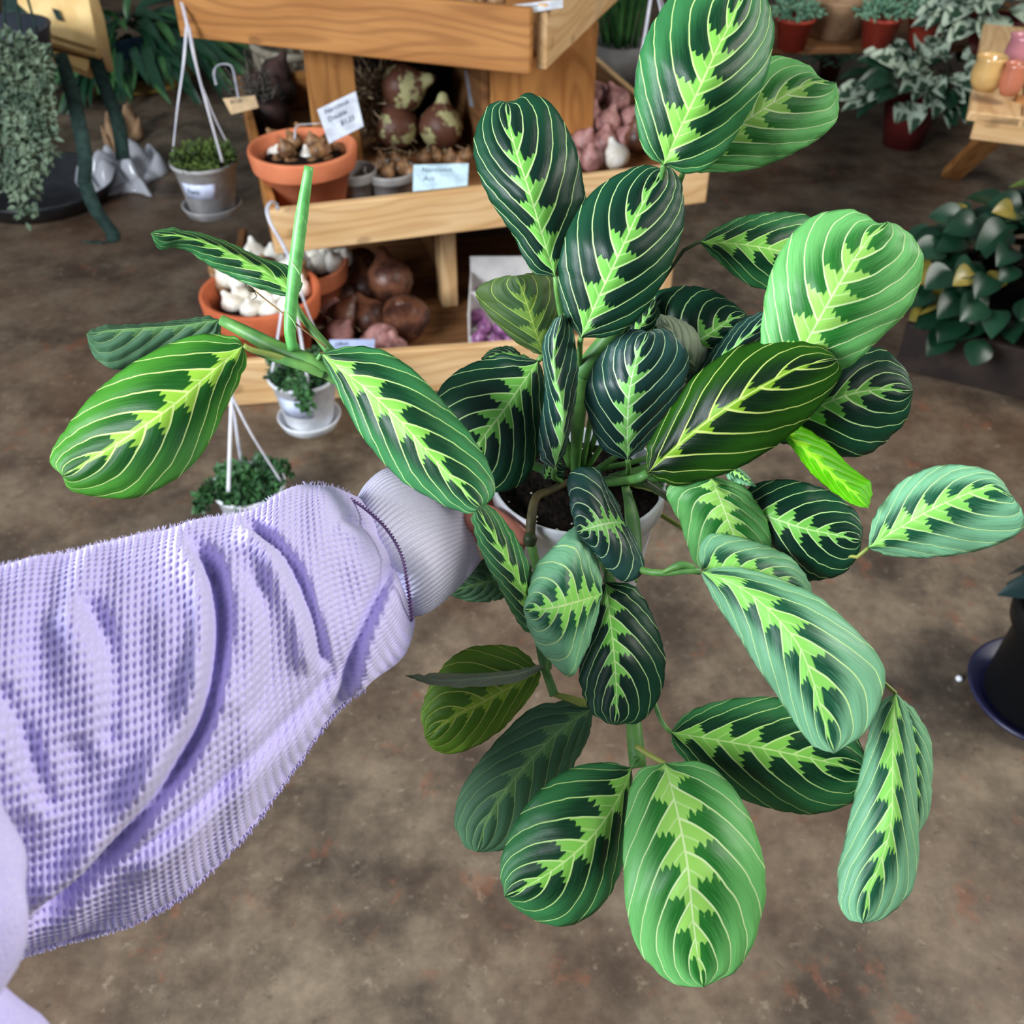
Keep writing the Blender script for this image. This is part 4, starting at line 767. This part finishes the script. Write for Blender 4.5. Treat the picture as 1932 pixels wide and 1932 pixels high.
hanging('hanging_pot', rcp, Rc, .115, potw, 'white hanging pot of trailing green creeper half hidden behind the sleeve', [
  [U(437, 752, 1.86), U(434, 830, 1.86), U(431, 928, 1.86)], [U(439, 752, 1.86), U(447, 820, 1.90), U(457, 880, 1.98)], [U(440, 752, 1.86), U(475, 820, 1.87), U(530, 908, 1.90)]], 'creep', 560,
  hook=[U(438, 755, 1.86), U(433, 730, 1.88), U(432, 705, 1.93), U(438, 692, 1.99), U(442, 690, 2.06), U(443, 700, 2.09)], spill=[([U(420, 920, 1.88), U(390, 930, 1.88), U(378, 955, 1.89)], 12), ([U(500, 880, 1.98), U(530, 885, 1.99), U(545, 890, 2.0)], 5)], Lf=.016)
rdp = U(1296, 210, 2.40); Rd = px2m(62, rdp)
hanging('hanging_pot', rdp, Rd, .10, potw, 'white hanging pot behind the topmost striped leaves with clear straps', [
  [U(1232, -30, 2.34), U(1216, 70, 2.35), U(1201, 165, 2.38), U(1212, 200, 2.40), U(1236, 214, 2.40)], [U(1236, -30, 2.34), U(1256, 60, 2.33), U(1285, 180, 2.32), U(1300, 226, 2.33)], [U(1238, -30, 2.34), U(1270, 60, 2.38), U(1340, 200, 2.45)]], 'creep', 120, saucer=False, hook=[U(1235, -28, 2.34), U(1230, -60, 2.34), U(1240, -75, 2.34), U(1250, -60, 2.34)], Lf=.016)
# clear loop holding the tan tag
tl = tube('tag_loop', [U(408, 160, 2.55), U(404, 135, 2.56), U(414, 122, 2.56), U(436, 124, 2.55), U(444, 150, 2.54), U(450, 185, 2.52)], .003, wire_m, None, 30, 8, .6); tag(tl, 'clear plastic loop hooked over the left end of the stand', 'hook')
# ------------------------------------------------------------------ far left: leafy plant, bag, plastic, trailing plant
teal_m = plain('teal_pot', (36, 62, 78), (26, 46, 60), .45, .4, 10)
tp = G(285, 140, 0); lp = empty('leafy_plant', tp, 'dark leafy plant in a teal pot standing behind the hanging moss pot', 'potted plant')
lathe('pot', [(0, 0), (.11, 0), (.13, .10), (.135, .11), (.125, .11), (.10, .02), (0, .02)], teal_m, tp, lp, 40)
mel = [leaf_mesh('long_leaf', .16, .017, fol['dark'], .3, .5), leaf_mesh('long_leaf', .15, .018, fol['dark'], .3, .7), leaf_mesh('long_leaf', .14, .015, plain('fern_green', (58, 100, 54), (30, 66, 40), .4, .4, 15), .3, .6)]
leafy(lp, mel, tp+np.array([-.03, -.12, .13]), (.36, .24, .17), 250, (.8, 1.3), .03, .1)
lathe('tray', [(0, .0), (.2, 0), (.22, .02), (.215, .021), (.19, .006), (0, .006)], plain('ochre_glaze', (150, 116, 58), (110, 84, 40), .4), G(262, 152, 0), lp, 40)
tan_m = plain('tan_canvas', (232, 200, 142), (218, 182, 122), .85, .2, 18, .3, .001)
green_m = plain('green_webbing', (42, 62, 56), (30, 46, 42), .8, .2, 60)
def slab(name, pxs, d, th, mat, root, dk=None):
    P = [U(x, y, d if dk is None else dk[i]) for i, (x, y) in enumerate(pxs)]; n_ = len(P); off = FWD*th
    V = [*P, *[p+off for p in P]]; Fc = [tuple(range(n_)), tuple(range(2*n_-1, n_-1, -1))]+[(i, i+n_, (i+1) % n_+n_, (i+1) % n_) for i in range(n_)]
    o = mesh(name, V, Fc, mat, smooth=False); under(o, root)
    b = o.modifiers.new('bev', 'BEVEL'); b.width = .004; b.segments = 2; return o
bag = empty('canvas_bag', U(120, 110, 2.62), 'tan canvas bag with pockets and dark green webbing straps at the upper left', 'bag')
slab('body', [(18, -60), (150, -60), (168, 0), (186, 96), (184, 106), (72, 72), (60, 30), (30, 4)], 2.55, .10, tan_m, bag)
slab('gusset', [(0, -60), (22, -60), (34, 4), (64, 34), (76, 76), (70, 120), (30, 100), (8, 40)], 2.56, .08, green_m, bag)
slab('flap_pocket', [(84, 38), (176, 64), (182, 92), (96, 66)], 2.535, .012, tan_m, bag)
slab('label_patch', [(96, 14), (110, 18), (120, 40), (106, 36)], 2.538, .006, green_m, bag)
slab('under_pocket', [(82, 92), (172, 112), (160, 134), (86, 106)], 2.57, .05, tan_m, bag)
for pts in ([(112, 100, 2.56), (128, 150, 2.55), (148, 230, 2.56), (160, 300, 2.58), (158, 345, 2.62)], [(178, 108, 2.57), (200, 170, 2.58), (222, 230, 2.62), (232, 300, 2.68)], [(158, 340, 2.62), (180, 395, 2.66), (212, 440, 2.70), (205, 458, 2.72), (160, 455, 2.76)]):
    P = spline([U(*p) for p in pts], 30); wv = px2m(15, P[0]); vs_ = []; fs = []
    for i, p in enumerate(P):
        for s_ in (-1, 1): vs_ += [p+RGT*s_*wv*.9+UPV*s_*wv*.1, p+RGT*s_*wv*.9+UPV*s_*wv*.1+FWD*.004]
    for i in range(29):
        a = i*4; fs += [(a, a+2, a+6, a+4), (a+1, a+5, a+7, a+3), (a, a+4, a+5, a+1), (a+2, a+3, a+7, a+6)]
    o = mesh('webbing_strap', vs_, fs, green_m); under(o, bag)
dish = lathe('floor_dish', [(0, .0), (.19, 0), (.225, .05), (.23, .06), (.222, .06), (.185, .01), (0, .01)], plain('black_rubber', (38, 40, 44), (26, 28, 32), .4, .5, 20), G(85, 375, 0), None, 48); tag(dish, 'dark shallow dish on the floor under the canvas bag', 'dish')
def crumple(name, c_, sx, sy, hgt, mat, label, cat, n_=34):
    vs_, fs = [], []
    for i in range(n_):
        for j in range(n_):
            u, v_ = i/(n_-1)-.5, j/(n_-1)-.5
            z = hgt*(.25+.75*abs(math.sin(u*9+v_*5)*math.cos(v_*11-u*4)))*(1-(abs(u)*2)**4)*(1-(abs(v_)*2)**4)+.003*random.random()+.003
            vs_.append((c_[0]+u*sx+.02*math.sin(v_*9), c_[1]+v_*sy+.02*math.sin(u*8), c_[2]+z))
    for i in range(n_-1):
        for j in range(n_-1): fs.append((i*n_+j, (i+1)*n_+j, (i+1)*n_+j+1, i*n_+j+1))
    o = mesh(name, vs_, fs, mat); tag(o, label, cat); md = o.modifiers.new('t', 'SOLIDIFY'); md.thickness = .001; return o
nn_ = NB('clear_wrap'); nn_.b.inputs['Alpha'].default_value = .55; wrap_m = nn_.fin(lin((206, 206, 212)), .12, .8)
crumple('plastic_wrap', G(232, 335, 0.0), .24, .30, .10, wrap_m, 'crumpled clear plastic wrap on the floor beside the canvas bag', 'plastic wrap')
kraft_m = plain('kraft_paper', (176, 142, 110), (150, 118, 88), .8, .2, 20)
kp = crumple('paper_scrap', G(236, 268, 0), .08, .26, .12, kraft_m, 'crumpled kraft paper standing behind the plastic wrap', 'paper', 20)
tr0 = U(20, 60, 2.25); tr = empty('trailing_plant', tr0, 'grey-green trailing plant spilling from a dark pot at the left edge', 'potted plant')
lathe('pot', [(0, -.14), (.09, -.14), (.12, 0), (.125, .01), (.115, .01), (.085, -.13), (0, -.13)], plain('dark_pot', (46, 50, 58), (34, 38, 44), .4, .4, 10), U(-10, 60, 2.34), tr, 36)
vv, ff = foliage(U(30, 120, 2.22), (.08, .06, .06), 380, .022, .007)
for (x0, x1, y1) in [(0, -10, 330), (15, 5, 350), (30, 25, 340), (45, 40, 400), (55, 52, 412), (65, 72, 330), (75, 88, 290), (60, 80, 240), (20, 30, 380), (38, 60, 300)]:
    for p in spline([U(x0, 110, 2.2), U((x0+x1)/2+6, (110+y1)/2, 2.19), U(x1, y1, 2.2)], 26):
        v2, f2 = foliage(p, (.016, .016, .012), 7, .020, .0065, down=.9); vv, ff = join_geo([(vv, ff), (v2, f2)])
fo = mesh('foliage', vv, ff, fol['string'], smooth=False); under(fo, tr); fo['kind'] = 'stuff'
for x0 in (10, 40, 70): tube('pot_hanger', [U(x0, 60, 2.27), U(x0*.6, -40, 2.2), U(10, -160, 2.15)], .003, green_m, tr, 12, 6)
bk = G(490, 130, .31)+np.array([0, .25, 0]); bas = empty('woven_basket', bk, 'pale woven basket behind the left corner of the stand', 'basket')
for i in range(26):
    q = 2*math.pi*i/26; p0 = np.array([-.60, 3.25, 0]); o = tube('basket_stake', [p0+[.15*math.cos(q), .15*math.sin(q), 0.0], p0+[.17*math.cos(q), .17*math.sin(q), .42]], .009, plain('pale_reed', (176, 166, 146), (140, 130, 112), .8, .2, 20), bas, 6, 8)
lathe('basket_rim', [(.155, .40), (.18, .40), (.185, .42), (.155, .42), (.155, .40)], plain('pale_reed', (176, 166, 146)), p0, bas, 40)
# ------------------------------------------------------------------ upper right: bench with succulents, variegated plant, table
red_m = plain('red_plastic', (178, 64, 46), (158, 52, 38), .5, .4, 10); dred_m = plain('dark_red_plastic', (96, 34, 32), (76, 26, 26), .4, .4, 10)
bn = empty('plant_bench', np.array([1.45, 3.9, 0]), 'dark wooden bench carrying succulents in red pots', 'bench')
for i in range(4): plank('bench_slat', np.array([.80, 3.56+i*.135, .282]), np.array([2.1, 3.62+i*.135, .282]), .13, .02, wood_d, bn, wdir=(0, 1, 0))
for (x, y) in ((.86, 4.0), (2.0, 4.06), (2.0, 3.74), (.86, 3.64)): plank('bench_leg', np.array([x, y, 0]), np.array([x, y, .282]), .05, .05, wood_d, bn, wdir=(1, 0, 0))
def succulent(x, y, z, rp, label, mat, grow=1.0, n_=260):
    p = G(x, y, z); R = px2m(rp, p); t_ = empty('succulent', p, label, 'potted plant', 'succulents on the bench'); Hh = R*1.6
    lathe('pot', [(0, 0), (R*.72, 0), (R*.98, Hh*.9), (R*1.05, Hh*.9), (R*1.05, Hh), (R*.95, Hh), (R*.7, .01), (0, .01)], mat, p, t_, 28)
    parts_ = []
    for i in range(n_):
        q = RNG.normal(0, 1, 3); q /= np.linalg.norm(q); q[2] = abs(q[2]); c_ = p+np.array([0, 0, Hh])+q*np.array([R*1.5, R*1.5, R*1.0])*grow*(.4+.6*RNG.random())
        dv = q+RNG.normal(0, .4, 3); dv /= np.linalg.norm(dv); parts_.append(tube_geo([c_-dv*.008, c_, c_+dv*.012], [.002, .0042, .001], 5))
    fo = mesh('foliage', *join_geo(parts_), fol['succ']); under(fo, t_); fo['kind'] = 'stuff'
succulent(1492, 92, .304, 35, 'small succulent in a red pot nearest the striped leaf tips', red_m)
succulent(1652, 92, .304, 36, 'small succulent in a red pot beside the kraft basket', red_m)
succulent(1738, 88, .304, 35, 'small succulent in a red pot at the right of the bench row', red_m)
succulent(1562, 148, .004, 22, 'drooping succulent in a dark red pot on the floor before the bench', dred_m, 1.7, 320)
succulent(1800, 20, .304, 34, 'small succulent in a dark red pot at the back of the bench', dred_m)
kb = G(1568, 62, .304); kbo = lathe('kraft_pot_wrap', [(0, 0), (.10, 0), (.12, .11), (.125, .12), (.115, .12), (.09, .01), (0, .01)], kraft_m, kb, None, 40); tag(kbo, 'kraft paper wrapped pot between the red succulent pots', 'pot')
vp = G(1702, 272, 0); va = empty('variegated_plant', vp, 'cream and green variegated plant in a dark red pot on the floor', 'potted plant')
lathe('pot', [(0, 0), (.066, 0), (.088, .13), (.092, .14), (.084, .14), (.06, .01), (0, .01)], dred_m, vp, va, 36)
mev = [leaf_mesh('oval_leaf', .12, .034, fol['var'], .3, .35), leaf_mesh('oval_leaf', .10, .030, fol['var'], .4, .5), leaf_mesh('oval_leaf', .11, .032, fol['dark'], .3, .4)]
leafy(va, mev, vp+np.array([.03, -.05, .20]), (.23, .16, .15), 130, (.7, 1.1), .09)
v2p = G(1862, 100, .305); va2 = empty('variegated_plant', v2p, 'taller pale variegated plant at the right end of the bench', 'potted plant')
lathe('pot', [(0, 0), (.06, 0), (.08, .11), (.075, .11), (.055, .01), (0, .01)], dred_m, v2p, va2, 36)
leafy(va2, mev[:2], v2p+np.array([-.02, -.04, .12]), (.16, .13, .13), 70, (.8, 1.2), .33)
gp_ = G(1165, 150, 0); ga = empty('grassy_plant', gp_, 'grassy green plant on the floor behind the right side of the stand', 'potted plant')
lathe('pot', [(0, 0), (.09, 0), (.11, .14), (.10, .14), (.08, .02), (0, .02)], greyp_m, gp_, ga, 32)
pb = []
for i in range(90):
    q = random.uniform(0, 6.28); r_ = random.uniform(0, .07); a = gp_+np.array([r_*math.cos(q), r_*math.sin(q), .13]); h_ = random.uniform(.2, .36)
    pb.append(tube_geo(spline([a, a+np.array([.05*math.cos(q), .05*math.sin(q), h_*.7]), a+np.array([.16*math.cos(q), .16*math.sin(q), h_])], 8), [.004, .003, .0006], 4))
fo = mesh('foliage', *join_geo(pb), fol['grass']); under(fo, ga); fo['kind'] = 'stuff'
tb0 = G(1832, 192, .50); tbl = empty('wooden_table', tb0+np.array([.3, .2, -.5]), 'wooden table corner with a slanted leg at the right edge', 'table')
ex = np.array([.80, -.32, 0]); ex /= np.linalg.norm(ex); ey = np.array([.32, .80, 0]); ey /= np.linalg.norm(ey)
for i in range(4): plank('table_board', tb0+ex*(i*.12)+[0, 0, -.022], tb0+ex*(i*.12)+ey*.8+[0, 0, -.022], .116, .022, wood_l, tbl, wdir=ex)
plank('apron', tb0+ey*.02+[0, 0, -.085]+ex*.02, tb0+ex*.46+ey*.02+[0, 0, -.085], .062, .02, wood_l, tbl)
lg0 = tb0+ey*.10+ex*.10+[0, 0, -.03]; plank('leg', G(1775, 335, .0), lg0, .06, .03, wood_o, tbl, wdir=ex)
plank('leg', tb0+ex*.42+ey*.62+[0, 0, -.5], tb0+ex*.42+ey*.62+[0, 0, -.03], .05, .05, wood_o, tbl, wdir=ex)
plank('leg', tb0+ex*.42+ey*.06+[0, 0, -.5], tb0+ex*.42+ey*.06+[0, 0, -.03], .05, .05, wood_o, tbl, wdir=ex)
def ceramic(x, y, rp, h_, col, label):
    p = G(x, y, .502); R = px2m(rp, p); o = lathe('ceramic_pot', [(0, 0), (R*.7, 0), (R*.95, h_*.25), (R, h_*.55), (R*.86, h_*.9), (R*.95, h_), (R*.88, h_), (R*.8, h_*.88), (R*.6, .01), (0, .01)], plain('glaze_%d' % col[0], col, tuple(int(v*.9) for v in col), .18, .6, 12), p, None, 36); tag(o, label, 'pot', 'ceramic pots on the table'); return o
ceramic(1856, 168, 30, .075, (214, 172, 108), 'glossy yellow ceramic pot at the table corner')
ceramic(1902, 178, 22, .07, (198, 120, 92), 'orange ceramic pot beside the yellow one on the table')
ceramic(1915, 135, 28, .085, (196, 128, 136), 'pink glazed ceramic pot at the back of the table')
# ------------------------------------------------------------------ right: glossy plant in a dark tray, black pot
dk_m = plain('dark_wood_tray', (52, 40, 34), (36, 28, 25), .6, .3, 14)
k0 = G(1690, 688, 0); k1 = G(1990, 760, 0); kx = (k1-k0)/np.linalg.norm(k1-k0); ky = np.array([-kx[1], kx[0], 0])
pt = empty('glossy_plant_tray', (k0+k1)/2+ky*.25, 'dark wooden tray packed with glossy round-leaved plants', 'potted plant')
plank('tray_front', k0, k0+kx*.62, .12, .02, dk_m, pt); plank('tray_side', k0+ky*.022, k0+ky*.46, .12, .02, dk_m, pt); plank('tray_back', k0+ky*.46, k0+kx*.62+ky*.46, .12, .02, dk_m, pt); plank('tray_side', k0+kx*.62+ky*.022, k0+kx*.62+ky*.46, .12, .02, dk_m, pt)
plank('tray_bottom', k0+[0, 0, .003]+ky*.022, k0+kx*.6+[0, 0, .003]+ky*.022, .43, .012, dk_m, pt, wdir=ky)
plank('label_strip', k0+kx*.035-ky*.003+[0, 0, .035], k0+kx*.26-ky*.003+[0, 0, .035], .045, .003, plain('grey_label', (104, 102, 106), None, .6), pt, bevel=.0006)
plank('soil_block', k0+kx*.03+ky*.03+[0, 0, .09], k0+kx*.58+ky*.03+[0, 0, .09], .4, .02, soilm, pt, wdir=ky)
mep0 = leaf_mesh('round_leaf', .07, .034, fol['pepy'], .3, .5)
mep = [leaf_mesh('round_leaf', .085, .040, fol['pep'], .35, .4), leaf_mesh('round_leaf', .075, .036, fol['pep'], -.25, .5), leaf_mesh('round_leaf', .08, .038, fol['dark'], .3, .3), leaf_mesh('round_leaf', .08, .038, fol['pep'], .2, .6), leaf_mesh('round_leaf', .08, .036, fol['dark'], .3, .5), leaf_mesh('round_leaf', .07, .036, fol['pep'], .3, .6), mep0]
leafy(pt, mep, k0+kx*.25+ky*.20+[0, 0, .17], (.33, .26, .26), 298, (.7, 1.05), .08, .2)
leafy(pt, [mep[0], leaf_mesh('long_leaf', .12, .022, fol['moss'], .3, .4)], k0+kx*.38+ky*.34+[0, 0, .38], (.16, .14, .14), 50, (.7, 1.1), .1, .5)
bp = G(1966, 1318, 0); bpt = empty('black_pot', bp, 'black plastic pot with a dark leafy plant at the right edge', 'potted plant')
blk = plain('black_plastic', (11, 11, 13), (8, 8, 10), .55, .3, 14)
lathe('pot', [(0, .004), (.088, .004), (.092, .01), (.082, .16), (.098, .165), (.102, .21), (.095, .21), (.08, .16), (.08, .02), (0, .02)], blk, bp, bpt, 48)
lathe('saucer', [(0, 0), (.10, 0), (.116, .012), (.120, .020), (.115, .021), (.098, .006), (0, .006)], plain('navy_plastic', (40, 40, 72), (30, 30, 56), .35, .5, 14), bp, bpt, 56)
lathe('soil', [(0, .19), (.05, .193), (.094, .19)], soilm, bp, bpt, 32)
leafy(bpt, [leaf_mesh('oval_leaf', .11, .034, plain('blue_green_leaf', (22, 44, 44), (12, 28, 30), .3, .5, 10), .3, .7)], bp+np.array([.02, .0, .22]), (.06, .07, .05), 12, (.6, .9), .15)
gl = lathe('floor_glint', [(0, 0), (.004, .001), (.006, .005), (.004, .009), (0, .010)], potw, G(1808, 1284, 0), None, 12); tag(gl, 'tiny white solid added as a glint on the floor beside the black pot', 'glint')  # small solid added to imitate a sparkle on the floor
bpy.context.view_layer.update()
